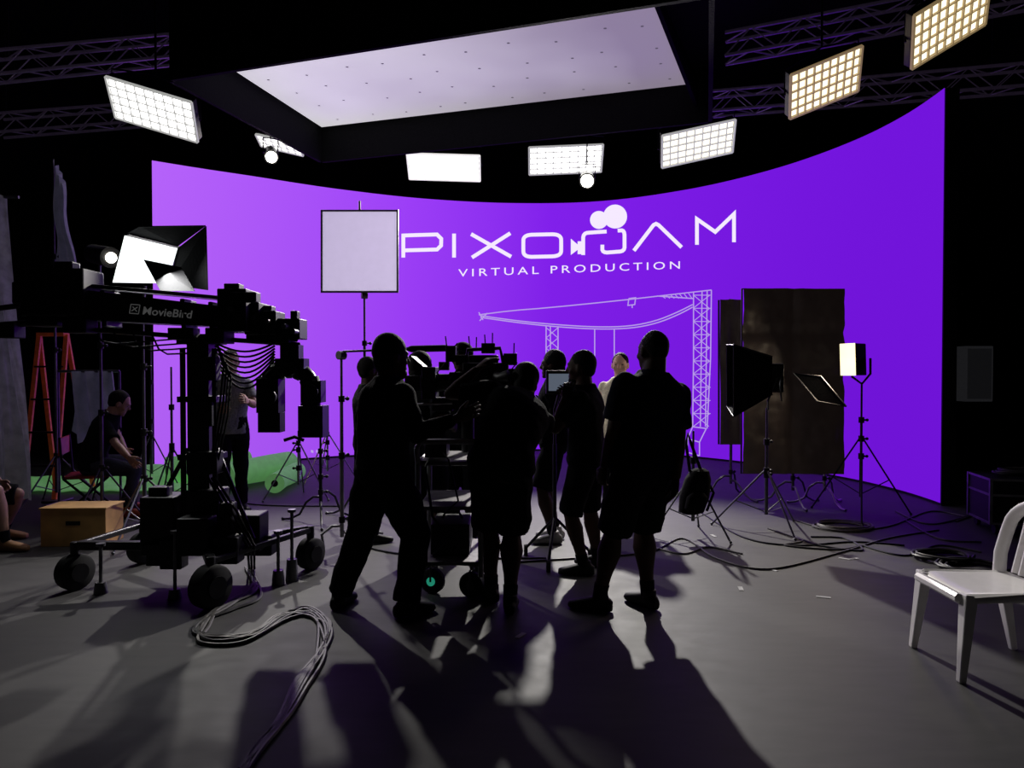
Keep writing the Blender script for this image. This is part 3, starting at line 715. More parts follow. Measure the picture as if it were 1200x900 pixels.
# ---------------------------------------------------------------- camera crane
base=G(238,660)
T=Thing('camera_crane','black camera crane on wheeled dolly with remote head','camera crane',(base.x,base.y,0),world=True)
cx,cy=P(237,434,5.2).x,P(237,434,5.2).y
def wheel(T,px,py,r,w,ax):
    g=G(px,py); c=V((g.x,g.y,r)); ax=V(ax).normalized()
    t=T.part('wheel',RUB); t.tube([c-ax*w/2,c-ax*w*.42,c-ax*w*.1,c+ax*w*.1,c+ax*w*.42,c+ax*w/2],[r*.86,r*.97,r,r,r*.97,r*.86],28)
    h=T.part('hub',BLKM,parent=t); h.tube([c-ax*(w/2+.012),c+ax*(w/2+.012)],[r*.5,r*.5],16)
    for k in range(5):
        x,y=frame_of(ax); a=2*math.pi*k/5; h.cyl(c-ax*(w/2+.012)+(x*math.cos(a)+y*math.sin(a))*r*.45,c+ax*.0+(x*math.cos(a)+y*math.sin(a))*r*.45,r*.12,n=8)
    return c
w1=wheel(T,88,691,.125,.1,(1,-.5,0)); w2=wheel(T,247,713,.14,.11,(1,-.5,0)); w3=wheel(T,364,667,.12,.1,(1,-.5,0)); w4=wheel(T,168,660,.12,.1,(1,-.5,0))
ch=T.part('chassis',BLKM,smooth=False,bevel=.008)
mid=V((cx,cy,.3))
ch.box(mid,(.62,.55,.08)); ch.box(mid+V((0,0,.1)),(.42,.36,.14))
for w in(w1,w2,w3,w4):
    ch.beam(mid+(w-mid)*.15,V((w.x,w.y,.3))+(mid-w).normalized()*.02,.06,.06)
    ch.tube([V((w.x,w.y,w.z)),V((w.x,w.y,.33))],.03,10)
ch.beam(V((w1.x,w1.y,.3)),V((w4.x,w4.y,.3)),.04,.04); ch.beam(V((w2.x,w2.y,.3)),V((w3.x,w3.y,.3)),.04,.04)
for px,d,y0,y1 in((118,5.0,640,682),(342,5.3,600,655),(205,4.9,625,690),(326,5.2,625,668)):
    jk=T.part('jack_screw',DSTEEL)
    a=P(px,y0,d);b=P(px,y1,d); b.z=max(b.z,.03); jk.tube([a,b],.012,8); jk.cyl(b,V((b.x,b.y,.0)),.035,.045); jk.cyl(a,a+V((0,0,.02)),.03)
for r in((163,583,203,648,5.0,.25),(206,608,244,652,4.85,.15),(264,604,304,648,5.1,.2),(173,571,195,583,5.05,.1),(250,630,278,662,4.85,.14),(186,632,212,668,4.9,.12),(284,628,318,652,5.2,.14),(216,575,256,612,5.05,.2),(170,648,200,664,4.95,.14),(256,590,272,630,4.95,.1)):
    bt=T.part('battery_box',BLK,smooth=False,bevel=.01); bt.fb(*r)
colm=T.part('column',BLKM,smooth=True)
top=P(237,392,5.2).z
colm.box((cx,cy,(.3+top)/2),(.15,.15,top-.3)); colm.tube([(cx-.11,cy-.06,.35),(cx-.11,cy-.06,top-.1)],.02,8); colm.tube([(cx+.11,cy-.06,.35),(cx+.11,cy-.06,top-.1)],.02,8)
for z in(.5,.9,1.3,top-.05): colm.box((cx,cy,z),(.27,.2,.04))
for r in((224,418,252,446,5.05,.1),(226,470,248,500,5.08,.08),(218,530,254,556,5.05,.12)):
    bt=T.part('junction_box',BLK,smooth=False,bevel=.006); bt.fb(*r)
for a,b in (((cx+.1,cy,.95),(cx+.42,cy-.2,.36)),((cx-.1,cy,.95),(cx-.35,cy-.2,.36))):
    st=T.part('strut',BLKM); st.tube([a,b],.016,8)
arm=T.part('boom_arm',BLKM,smooth=False,bevel=.008)
a0=P(96,358,4.95); a1=P(262,372,5.15); a2=P(350,396,5.3)
arm.beam(a0,a1,.20,.20,.18,.14); arm.beam(P(98,386,4.95),P(352,404,5.35),.12,.03); arm.beam(P(98,335,4.95),P(262,350,5.15),.14,.025)
arm.beam(a1,a2,.14,.09,.10,.06)
for t in(.02,.2,.75,.95):
    c0=a0.lerp(a1,t); arm.box(c0+V((0,0,-.01)),(.03,.21,.25-.04*t),Matrix.Rotation(-.05,3,'Y'))
tl=T.part('tail_rod',BLKM); tl.tube([P(-40,384,4.8),P(100,374,4.95)],.022,8)
tl=T.part('tail_rod',BLKM); tl.tube([P(-40,366,4.8),P(24,358,4.85)],.018,8)
tl=T.part('tail_box',BLK,smooth=False,bevel=.006); tl.fb(-6,378,16,396,4.8,.12)
for r in((22,314,97,370,4.8,.25),(13,330,24,356,4.8,.15),(62,306,84,316,4.85,.1),(72,372,100,390,4.8,.15),(30,368,66,382,4.82,.18)):
    cw=T.part('counterweight',BLK,smooth=False,bevel=.01); cw.fb(*r)
for r in((254,338,288,388,5.0,.3),(286,354,303,392,5.1,.25),(302,364,323,392,5.15,.22),(324,373,351,397,5.2,.2),(262,332,280,339,5.05,.1),(288,392,338,402,5.2,.2),(240,384,262,402,5.0,.2),(306,358,318,365,5.2,.1),(270,342,300,354,4.95,.06),(196,384,226,398,5.0,.12),(340,364,348,374,5.2,.08)):
    ctl=T.part('control_unit',BLK,smooth=False,bevel=.006); ctl.fb(*r)
for px,py in((270,362),(296,372),(332,382),(312,376),(343,388)):
    kn=T.part('control_knob',DSTEEL); c0=P(px,py,4.96 if px<290 else 5.08); kn.cyl(c0,c0+V((0,.09,0)),.018,n=12)
for k in range(8):
    pts=[]
    for t in range(13):
        u_=t/12; px=252+70*u_; py=402+k*3.2+(10+k*3)*math.sin(u_*math.pi)
        pts.append(P(px,py,5.15+.02*k))
    rails=T.part('cable',RUB); rails.tube(pts,.008,6)
for k in range(4):
    rails=T.part('cable',RUB); rails.tube([P(254,402,5.15),P(262+k*3,430+k*4,5.12),P(258+k*3,470+k*6,5.1),P(250+k*2,520+k*6,5.08),P(246,556,5.06)],.007,6)
for k in range(4):
    rails=T.part('cable',RUB); rails.tube([P(110+k*22,388,4.95),P(120+k*22,400+k*3,4.95),P(136+k*20,403+k*4,5.0),P(222,396+k*6,5.08)],.006,6)
for k in range(3):
    rails=T.part('cable',RUB); rails.tube([P(244+k*4,560,5.05),P(266+k*6,600,4.95),P(290+k*4,640,4.95),V((G(292+k*3,668).x,G(292+k*3,668).y,.01))],.009,6)
# remote head: inverted U of bolted segments with motor boxes
rh=T.part('remote_head',BLKM,smooth=True)
pts=[P(313,498,5.3),P(313,470,5.3)]
for k in range(13):
    a=math.radians(180-180*k/12.0); pts.append(P(339+25*math.cos(a),452-20*math.sin(a),5.3))
pts+=[P(364,475,5.3),P(364,508,5.3)]
rh.tube(pts,.058,16)
for i in(1,3,6,8,10,13,15):
    d_=(pts[min(i+1,len(pts)-1)]-pts[i-1]).normalized(); rg_=T.part('segment_collar',BLK,parent=rh); rg_.cyl(pts[i]-d_*.018,pts[i]+d_*.018,.07,n=16)
for r in((300,444,326,484,5.2,.16),(349,476,378,513,5.18,.18),(302,484,328,507,5.22,.12),(328,404,350,434,5.22,.12),(352,446,376,472,5.2,.14),(322,420,356,432,5.2,.14)): rh.fb(*r)
for px,py,r in((313,465,.06),(364,459,.05),(363,495,.062),(339,432,.045)):
    rm=T.part('motor_cover',BLK,parent=rh); c0=P(px,py,5.16); rm.cyl(c0,c0+V((0,.08,0)),r,n=20); rm.cyl(c0-V((0,.01,0)),c0,r*.5,n=16)
hc=T.part('handle',RUB); hc.tube([P(333,516,5.2),P(345,512,5.2),P(356,516,5.2)],.012,8)
tx=T.part('maker_lettering',TEXTW,smooth=False)
vs,fs=text_geo('MovieBird',.075,1.0,.001)
d=(a1-a0).normalized(); nn=V((d.y,-d.x,0)).normalized(); o=a0.lerp(a1,.44)+nn*.103; sh=V((0,0,1))
o=o+V((0,0,-.03))
tx.add([o+d*(v.x+v.y*.18)+sh*v.y for v in vs],fs)
o2=o-d*.075
lg2=T.part('maker_logo',TEXTW,smooth=False)
for a,b in(((0,0),(.055,0)),((.055,0),(.065,.06)),((.065,.06),(.01,.06)),((.01,.06),(0,0)),((.012,.015),(.05,.045)),((.02,.045),(.045,.015))):
    A_=o2+d*a[0]+sh*a[1];B_=o2+d*b[0]+sh*b[1]; lg2.tube([A_,B_],.003,4)

# ---------------------------------------------------------------- camera rig on cart
base=G(535,690)
T=Thing('camera_cart','wheeled camera cart with grey tubular handle and shelves','cart',(base.x,base.y,0),world=True)
f=T.part('frame',CARTM,smooth=True)
x0,x1=P(492,600,4.75).x,P(564,600,4.75).x; y0,y1=4.65,5.3
for x in(x0,x1):
    for y in(y0,y1): f.tube([(x,y,.2),(x,y,.92)],.018,8)
    f.tube([(x,y0,.92),(x,y0-.06,1.0),(x,y0-.06,1.02)],.018,8)
f.tube([(x0,y0-.06,1.02),(x0+.03,y0-.07,1.06),(x1-.03,y0-.07,1.06),(x1,y0-.06,1.02)],.018,8)
for z in(.28,.92):
    f.tube([(x0,y0,z),(x1,y0,z),(x1,y1,z),(x0,y1,z)],.016,8,closed=True)
for z in(.27,.62,.9): sf=T.part('shelf',CARTM,smooth=False,bevel=.006); sf.bb((x0,y0,z),(x1,y1,z+.025))
for k,(px,py) in enumerate(((507,695),(553,700),(500,674),(562,672))):
    g=G(px,py); r=.085; c=V((g.x,g.y,r)); ax=V((.35,1,0)).normalized()
    t=T.part('wheel',RUB); t.tube([c-ax*.025,c-ax*.018,c+ax*.018,c+ax*.025],[r*.9,r,r,r*.9],24)
    h=T.part('hub',DSTEEL if k else GLASS,parent=t); h.tube([c-ax*.035,c+ax*.035],[r*.35,r*.35],14)
    fk=T.part('fork',DSTEEL); fk.tube([c-ax*.035,c-ax*.035+V((0,0,.1)),c+ax*.035+V((0,0,.1)),c+ax*.035],.008,6); fk.tube([c+V((0,0,.1)),c+V((0,0,.2))],.014,8)
T=Thing('battery_case','black equipment case resting on cart shelf','case',((x0+x1)/2,5,.297),world=True)
b=T.part('body',BLK,smooth=False,bevel=.01); b.bb((x0+.06,4.8,.298),(x1-.08,5.2,.5)); k=T.part('handle',RUB); k.tube([(x0+.12,5,.5),(x0+.14,5,.54),(x1-.16,5,.54),(x1-.14,5,.5)],.01,6)
T=Thing('converter_box','small black electronics box with cables on cart shelf','electronics',((x0+x1)/2,5,.938),world=True)
b=T.part('body',BLK,smooth=False,bevel=.006); b.bb((x0+.03,4.75,.94),(x0+.17,4.98,1.03))
k=T.part('cable',RUB); k.tube([(x0+.08,4.75,.98),(x0+.05,4.6,.9),(x0+.1,4.56,.6),(x0+.2,4.58,.45),(x0+.1,4.62,.35)],.008,6)
k=T.part('cable',RUB); k.tube([(x0+.14,4.75,.98),(x0+.2,4.56,.95),(x0+.26,4.54,.7),(x0+.18,4.58,.62)],.006,6)
# cinema camera
dx=-26
T=Thing('cinema_camera','black cinema camera with matte box, lens and accessories','camera',P(590+dx,480,5.2),world=True)
def fbx(p,r): p.fb(r[0]+dx,r[1],r[2]+dx,r[3],r[4],r[5])
def Q(px,py,d): return P(px+dx,py,d)
b=T.part('body',BLK,smooth=False,bevel=.01)
for r in((568,425,622,470,5.15,.25),(552,436,570,462,5.2,.15),(620,432,638,456,5.22,.15),(575,416,610,426,5.22,.1)): fbx(b,r)
h=T.part('top_handle',BLKM); h.tube([Q(572,426,5.2),Q(574,410,5.2),Q(612,408,5.2),Q(616,426,5.2)],.014,8)
l=T.part('lens',BLKM); l.tube([Q(568,448,5.22),Q(558,448,5.24),Q(546,448,5.26),Q(534,449,5.28)],[.05,.06,.06,.07],20)
mb_=T.part('matte_box',BLK,smooth=False,bevel=.005); fbx(mb_,(520,430,536,468,5.18,.25))
ft_=T.part('matte_box_flag',BLK,smooth=False); ft_.beam(Q(524,430,5.3),Q(510,418,5.3),.24,.01)
bp=T.part('base_plate',BLK,smooth=False); fbx(bp,(556,469,606,480,5.15,.2))
for dz in(0,.12): rr=T.part('support_rod',STEEL); rr.tube([Q(515,474,5.2+dz),Q(640,470,5.2+dz)],.008,8)
vf=T.part('viewfinder',BLK); vf.tube([Q(606,440,5.15),Q(612,442,5.02),Q(622,440,5.0)],[.03,.03,.04],14)
for r in((548,405,560,424,5.22,.08),(590,402,606,414,5.2,.1),(616,414,632,428,5.2,.1),(560,416,572,428,5.2,.08),(628,452,648,472,5.2,.1),(532,466,556,482,5.2,.1),(500,440,518,458,5.2,.06),(540,424,552,434,5.2,.08)): ac=T.part('accessory',BLK,smooth=False,bevel=.004); fbx(ac,r)
for px,py in((595,402),(603,400),(562,412),(584,405),(628,412),(577,404),(550,404)): an=T.part('antenna',RUB); an.tube([Q(px,py+6,5.25),Q(px-2+4*random.random(),py-10,5.25)],.005,6)
for k in range(7):
    a=(548+k*14,425+(k%3)*8); e=(556+k*13,470+(k%2)*12)
    cb=T.part('cable',RUB); cb.tube([Q(a[0],a[1],5.14),Q(a[0]-10,a[1]+12,5.07),Q((a[0]+e[0])/2+8,(a[1]+e[1])/2+14,5.04),Q(e[0],e[1],5.12)],.005,6)
tr=T.part('support_column',BLKM); q=Q(574,478,5.22); tr.tube([q,V((q.x,q.y,.93))],.045,14)
# monitor
T=Thing('field_monitor','small black monitor with lit screen on rolling stand','monitor',P(655,445,5.75),world=True)
b=T.part('housing',BLK,smooth=False,bevel=.005); b.fb(640,434,672,462,5.75,.05); s_=T.part('screen',SCRN,smooth=False); s_.fb(643,438,669,458,5.744,.004)
k=T.part('column',BLKM); k.tube([P(655,462,5.78),P(650,480,5.8),P(650,520,5.8)],.012,8)
g=P(650,520,5.8); k.tube([g,V((g.x,g.y,.35))],.016,8)
for a in(.3,2.4,4.5):
    k=T.part('leg',BLKM); k.tube([V((g.x,g.y,.35)),V((g.x+.3*math.cos(a),g.y+.3*math.sin(a),.06))],.012,8)
    c=V((g.x+.3*math.cos(a),g.y+.3*math.sin(a),.045)); w_=T.part('caster',RUB); w_.cyl(c-V((.015,0,0)),c+V((.015,0,0)),.045,n=16)
# boom microphone
T=Thing('boom_pole','slim boom pole with thick microphone end held level','microphone',P(470,410,5.8),world=True)
p=T.part('pole',DSTEEL); p.tube([P(402,412,5.95),P(480,409,5.95)],.009,8)
p=T.part('microphone',BLKM); p.tube([P(476,409,5.95),P(482,409,5.95),P(522,408,6.0),P(530,408,6.0)],[.012,.028,.028,.012],14)
g=P(400,412,5.95)
c_stand(V((g.x,g.y,0)),g.z-.02,'chrome stand holding the boom pole',rz=.9,spread=.26)

# ---------------------------------------------------------------- right side gear
def flag(px4,dt,db,label,mat=FOIL,creases=True):
    c,u,v,n,W,H=quadframe(px4,dt,db)
    T=Thing('light_blocking_flag',label,'flag',c,world=True)
    f=T.part('fabric',mat)
    def fn(a,b):
        x=(a-.5)*W;y=(b-.5)*H; k=.02*math.sin(a*9+b*3)*math.sin(b*7)
        if creases: k+=.03*noise.noise(V((a*5,b*8,.3)))+.012*noise.noise(V((a*14,b*22,2.)))-.045*max(0,1-abs(a-.5)*14)-.045*max(0,1-abs(b-.52)*20)-.045*max(0,1-abs(b-.76)*20)
        return c+u*x+v*y+n*k
    f.sheet(fn,48,72)
    fr=T.part('frame',BLKM,smooth=True); fr.tube([c+u*W/2*a+v*H/2*b+n*-.06 for a,b in((-1,-1),(1,-1),(1,1),(-1,1))],.012,8,closed=True)
    return c,u,v,n,W,H
flag([(870,338),(991,338),(988,556),(872,555)],8.1,8.1,'large black floppy flag with folded panels, beside the screen')
flag([(843,351),(871,351),(869,521),(845,521)],8.6,8.6,'narrow dark board standing behind the large flag',creases=False)
g=P(930,434,8.27); c_stand(V((g.x,g.y,0)),P(930,350,8.2).z,'stand behind the large black flag',mat=DSTEEL)
g=P(857,434,8.76); c_stand(V((g.x,g.y,0)),P(857,352,8.65).z,'stand behind the narrow dark board',mat=DSTEEL,rz=.5)
T=Thing('softbox_light','black softbox lamp on stand seen from its back','studio light',P(885,448,7.0),world=True)
s_=T.part('softbox_shell',BFAB,smooth=False)
fr=[P(852,404,7.2),P(860,404,6.8),P(860,488,6.8),P(852,476,7.2)]; bkq=[P(892,420,7.15),P(905,418,6.85),P(905,462,6.85),P(892,460,7.15)]
s_.add(fr+bkq,[(0,1,5,4),(1,2,6,5),(2,3,7,6),(3,0,4,7),(4,5,6,7)])
r_=T.part('support_rib',BLKM)
for i in range(4): r_.tube([fr[i],bkq[i]],.008,6)
r_.tube(fr,.008,6,closed=True)
b=T.part('lamp_head',BLK,smooth=False,bevel=.01); b.fb(900,426,919,460,6.9,.2)
k=T.part('yoke',DSTEEL); k.tube([P(910,443,6.88),P(900,470,6.9),P(900,480,7.0)],.01,6)
k=T.part('door_bracket',DSTEEL); k.tube([P(918,430,6.9),P(914,450,6.86),P(916,470,6.88)],.008,6)
g=P(899,434,7.0); light_stand(V((g.x,g.y,0)),P(899,478,7.0).z,'steel stand carrying the black softbox lamp',spread=.5,rz=.4)
g=G(966,592); c_stand(g,P(966,352,g.y).z,'tall chrome stand with collar knobs',rz=.2,spread=.38)
T=Thing('small_flag','small dark tilted flag with shiny rim','flag',P(960,455,7.5),world=True)
q=[P(930,437,7.7),P(962,441,7.5),P(992,476,7.3),P(958,470,7.5)]
p=T.part('fabric',BFAB,smooth=False); p.prism(q,(0,0,-.01)); p=T.part('frame',DSTEEL); p.tube(q,.008,6,closed=True)
T=Thing('led_panel_light','compact lit lamp with warm glowing face on stand','studio light',P(1000,421,7.7),world=True)
bx_=T.part('housing',BLKM,smooth=False,bevel=.01)
face=[P(984,403,7.6),P(1002,402,7.5),P(1003,440,7.5),P(985,440,7.6)]
bk4=[p+V((.17,.12,0)) for p in face]
bx_.add([V(p)+V((.012,.0,0)) for p in face]+bk4,[(0,1,2,3),(7,6,5,4),(0,4,5,1),(1,5,6,2),(2,6,7,3),(3,7,4,0)])
fl=T.part('lamp_face',lampmat('lamp_amber',(1,.82,.46),1.9),smooth=False); fl.add(face,[(0,1,2,3)])
k=T.part('yoke',BLKM); k.tube([P(998,441,7.6),P(1010,450,7.6),P(1020,438,7.6),P(1020,420,7.65)],.012,6)
g=P(1010,434,7.6); light_stand(V((g.x,g.y,0)),P(1010,448,7.6).z,'black tripod stand under the lit lamp',mat=BLKM,spread=.55,legh=.8,rz=-.2)
ld=bpy.data.lights.new('panel_glow','AREA'); ld.energy=9; ld.size=.3; ld.color=(1,.8,.55); lo=bpy.data.objects.new('panel_glow',ld); COL.objects.link(lo); lo.location=P(975,421,7.4); lo.rotation_euler=V((-1,-.35,-.3)).to_track_quat('-Z','Y').to_euler()
g=G(812,628); light_stand(g,P(806,505,g.y).z,'dark stand holding a hanging backpack',mat=DSTEEL,spread=.4,rz=.9)
T=Thing('backpack','black backpack hanging from a stand','backpack',P(815,570,g.y-.1),world=True)
yb=g.y-.16; c=P(815,575,yb)
b=T.part('body',BFAB); R=Matrix.Rotation(.2,3,'Y')
b.loft([(c+R@V((0,0,z)),I3,rx,ry) for z,rx,ry in((-.21,.06,.05),(-.19,.11,.08),(-.05,.13,.1),(.1,.115,.09),(.18,.08,.07),(.2,.04,.04))],20)
pk=T.part('front_pocket',BFAB); pk.loft([(c+R@V((.0,-.09,z)),I3,rx,ry) for z,rx,ry in((-.17,.06,.03),(-.14,.09,.05),(-.04,.09,.05),(0,.05,.02))],16)
st=T.part('strap',BFAB); st.tube([c+V((-.05,0,.17)),P(804,520,yb),P(806,508,yb),P(810,520,yb),c+V((.05,0,.17))],.014,8)
st=T.part('strap',BFAB); st.tube([c+V((.1,0,.1)),c+V((.16,0,-.02)),c+V((.1,0,-.18))],.012,8)

# plastic chair: local +y faces forward, turned to face world -x
T=Thing('plastic_chair','white moulded plastic garden chair with slatted arched back','chair',(2.41,3.76,0),R_(88))
st=T.part('seat',WPL,solid=.014)
st.sheet(lambda a,b:V(((a-.5)*(.40+.05*b),(b-.5)*.46,.425-.012*math.sin(math.pi*a)*math.sin(math.pi*b)-(.03*((b-.85)/.15)**2 if b>.85 else 0))),16,16)
ed=T.part('seat_apron',WPL,smooth=True)
ed.tube([(-.195,-.22,.405),(.195,-.22,.405),(.22,.19,.405),(.19,.235,.395),(-.19,.235,.395),(-.22,.19,.405)],.026,8,closed=True)
for sx,sy,ox,oy in((-.19,-.19,-.03,-.09),(.19,-.19,.03,-.09),(-.205,.2,-.025,.045),(.205,.2,.025,.045)):
    l=T.part('leg',WPL,smooth=False,bevel=.006); l.beam((sx,sy,.42),(sx+ox,sy+oy,0),.06,.07,.032,.036)
bk_=T.part('backrest',WPL,smooth=True)
arc=[(-.20,-.19,.41),(-.23,-.215,.52),(-.24,-.25,.62)]+[(-.24*math.cos(math.pi*k/14),-.26-.06*math.sin(math.pi*k/14),.65+.16*math.sin(math.pi*k/14)**.8) for k in range(15)]+[(.24,-.25,.62),(.23,-.215,.52),(.20,-.19,.41)]
bk_.tube(arc,.032,12,flat=.6)
for k in range(5):
    x=-.11+.055*k; top_=.65+.155*math.sqrt(max(0,1-(x/.24)**2))
    sl=T.part('back_slat',WPL,smooth=False); sl.beam((x,-.215,.44),(x*1.02,-.30,top_-.005),.036,.009)
# flight case
T=Thing('flight_case','black flight case with metal corners and cables on top','case',(4.72,6.95,0),-.2)
b=T.part('body',BLK,smooth=False,bevel=.01); b.box((0,0,.3),(.6,.5,.4))
e=T.part('metal_edge',STEEL,smooth=False)
for sx in(-1,1):
    for sy in(-1,1): e.box((sx*.3,sy*.25,.3),(.025,.025,.42))
for z in(.1,.5,.36):
    for sy in(-1,1): e.box((0,sy*.252,z),(.6,.012,.02))
    for sx in(-1,1): e.box((sx*.302,0,z),(.012,.5,.02))
for sx in(-1,1):
    for sy in(-1,1):
        w_=T.part('caster',RUB); w_.cyl((sx*.24-.015,sy*.2,.045),(sx*.24+.015,sy*.2,.045),.045,n=14); w_.tube([(sx*.24,sy*.2,.05),(sx*.24,sy*.2,.11)],.012,6)
hd=T.part('handle',STEEL); hd.tube([(-.08,-.256,.3),(-.08,-.29,.3),(.08,-.29,.3),(.08,-.256,.3)],.008,6)
def coil(label,c,r,n,mat,z=.0,seed=0):
    m=solo('cable_coil',label,'cable',mat,(c.x,c.y,z)); pts=[]
    for k in range(n*14):
        a=2*math.pi*k/14; rr_=r*(1+.18*math.sin(k*.37+seed)); pts.append((rr_*math.cos(a),rr_*math.sin(a)*.8,.012+.012*(k//14)*.7+.004*math.sin(k)))
    m.tube(pts,.011,6)
coil('black cable coiled on top of flight case',V((4.72,6.95,0)),.16,6,CABLE,.515,1)
coil('black cable coiled on floor near case',G(1105,655),.2,5,CABLE,0,2)
coil('black cable loosely coiled on floor near case',G(1140,668),.22,4,CABLE,0,3)
coil('grey cable loosely coiled under stands',G(985,618),.25,3,CABLEG,0,4)
T=Thing('wall_speaker','large dark box speaker mounted on black wall','speaker',P(1139,438,11.4),world=True)
c=P(1139,438,11.4); b=T.part('cabinet',pm('speaker_grey_glow',(.10,.10,.11),.6,emit=(.3,.3,.34),es=.03),smooth=False,bevel=.01); b.box(c,(.42,.36,.84)); gr=T.part('grille',pm('speaker_grille_glow',(.05,.05,.055),.7,emit=(.3,.3,.34),es=.015),smooth=False); gr.box(c+V((0,-.185,0)),(.36,.01,.76))  # faint glow in cabinet and grille stands in for light on them
k=T.part('bracket',DSTEEL); k.tube([c+V((.2,0,0)),V((8.4,c.y+.3,c.z))],.03,8)

# ---------------------------------------------------------------- left side gear
m=solo('plastic_sheet','crumpled translucent grey plastic sheet hanging at set edge','sheet',PLAS,P(10,420,6.9),world=True)
def psf(a,b):
    wv=noise.noise(V((a*6,b*2.2,1.3)))*.10+.045*math.sin(a*30+3*b)+.02*math.sin(a*71+b*9)
    return P(-80+(112+8*math.sin(b*4+1)-16*b)*a,586-b*(352+6*math.sin(a*9)),6.9)+V((0,wv,0))
m.sheet(psf,90,60)
T=Thing('sheet_rail','thin rail holding hanging plastic sheet','rail',P(0,232,6.9),world=True)
k=T.part('pipe',DSTEEL); k.tube([P(-90,231,6.9),P(22,231,6.9)],.015,8); k=T.part('post',DSTEEL); k.tube([P(-90,231,6.9),V((P(-90,231,6.9).x,P(-90,231,6.9).y,0))],.02,8)
m=solo('hanging_cloth','narrow grey cloth draped from tall pole','cloth',CLOTH,P(76,250,8.2),world=True)
m.sheet(lambda a,b:P(64+26*a*(1-.6*b)+2*math.sin(b*8),312-b*120+14*a*(1-b)+26*a*b,8.2)+V((0,.05*math.sin(a*16+b*2),0)),24,30)
g=P(65,434,8.25); light_stand(V((g.x,g.y,0)),P(65,188,8.25).z,'tall pole stand with grey cloth hung from it',spread=.5)
m=solo('hanging_cloth','grey cloth draped over a stand crossbar','cloth',CLOTH,P(105,465,8.3),world=True)
m.sheet(lambda a,b:P(84+50*a,505-b*70+14*math.sin(a*7)*(1-b),8.3)+V((0,.07*math.sin(a*20+b*3),0)),40,20)
T=Thing('crossbar_stand','steel goal-post stand with horizontal bar','stand',V((P(105,434,8.35).x,P(105,434,8.35).y,0)),world=True)
k=T.part('crossbar',DSTEEL); k.tube([P(68,435,8.34),P(140,435,8.34)],.016,8)
for px in(68,140): k=T.part('upright',DSTEEL); g=P(px,435,8.34); k.tube([g,V((g.x,g.y,.02))],.014,8); k.tube([V((g.x-.2,g.y,.015)),V((g.x+.2,g.y,.015))],.014,8); k.tube([V((g.x,g.y-.25,.015)),V((g.x,g.y+.25,.015))],.014,8)
T=Thing('step_ladder','orange folding step ladder standing open','ladder',V((P(60,434,8.8).x,P(60,434,8.8).y,0)),world=True)
def gp(px,d,z=0.): q=P(px,434,d); return V((q.x,q.y,z))
tops_=[P(46,392,8.9),P(78,392,8.9)]; bots=[gp(24,8.6),gp(62,8.6)]; bots2=[gp(64,9.4),gp(108,9.4)]
for a,b in zip(tops_,bots): k=T.part('front_rail',ORANGE,smooth=False); k.beam(a,b,.03,.05)
for a,b in zip(tops_,bots2): k=T.part('rear_rail',ORANGE,smooth=False); k.beam(a,b,.03,.05)
for i in range(1,5):
    t=i/5; s_=T.part('step',BLKM,smooth=False); s_.beam(tops_[0].lerp(bots[0],t),tops_[1].lerp(bots[1],t),.08,.02)
k=T.part('top_cap',ORANGE,smooth=False); k.beam(tops_[0],tops_[1],.12,.04)
T=Thing('wooden_box','plain plywood apple box with hand slot','box',(G(84,641).x,G(84,641).y+.17,0),.05)
b=T.part('body',WOOD,smooth=False,bevel=.004)
b.box((0,0,.16),(.54,.32,.32)); lid=T.part('lid',WOOD,smooth=False,bevel=.003); lid.box((0,0,.325),(.56,.34,.014))
h=T.part('hand_slot',BLK,smooth=False); h.box((.0,-.161,.2),(.12,.004,.035))
cxy=xy(104,7.8)
T=Thing('folding_chair','red and black folding chair under seated man','chair',(cxy[0],cxy[1],0),R_(-70))
s_=T.part('seat',REDP,bevel=.008,smooth=False); s_.box((0,0,.40),(.44,.42,.03))
for sx in(-1,1):
    l=T.part('leg',BLKM); l.tube([(sx*.22,.2,.4),(sx*.22,-.22,0.01)],.013,8); l=T.part('leg',BLKM); l.tube([(sx*.24,-.2,.4),(sx*.24,.2,0.01)],.013,8)
b=T.part('backrest',REDP,bevel=.006,smooth=False); b.box((0,-.235,.72),(.46,.02,.18))
for sx in(-1,1): k=T.part('back_post',BLKM); k.tube([(sx*.23,-.2,.4),(sx*.23,-.23,.82)],.012,8)
T=Thing('stool','low dark stool at the set edge','stool',(pf.x-.42,pf.y-.1,0))
s_=T.part('seat',BLK,bevel=.01,smooth=False); s_.box((0,0,.37),(.38,.38,.04))
for sx in(-1,1):
    for sy in(-1,1): l=T.part('leg',BLKM); l.tube([(sx*.16,sy*.16,.36),(sx*.18,sy*.18,0)],.014,8)
T=Thing('studio_lamp','bright lamp with black barn-door flaps','studio light',P(170,302,6.4),world=True)
fq=[P(146,276,6.3),P(208,291,6.5),P(196,332,6.5),P(132,331,6.3)]
f=T.part('lamp_face',lampmat('soft_lamp_face',(.93,1,1),1.8),smooth=False); f.add(fq,[(0,1,2,3)])
h=T.part('housing',BLKM,smooth=False); bq=[p+V((-.05,.2,.05)) for p in fq]; h.add([p+V((0,.012,0)) for p in fq]+bq,[(0,1,2,3),(7,6,5,4),(0,4,5,1),(1,5,6,2),(2,6,7,3),(3,7,4,0)])
b=T.part('barn_door',BFAB,smooth=False); b.prism([P(148,274,6.32),P(163,266,6.1),P(241,265,6.25),P(208,289,6.5)],(0,0,.008))
b=T.part('barn_door',BFAB,smooth=False); b.prism([P(208,291,6.52),P(241,265,6.27),P(243,340,6.27),P(198,334,6.5)],(.008,0,0))
b=T.part('barn_door',BLK,smooth=False); b.prism([P(168,304,6.25),P(212,313,6.25),P(228,341,6.1),P(188,341,6.1)],(0,.01,0))
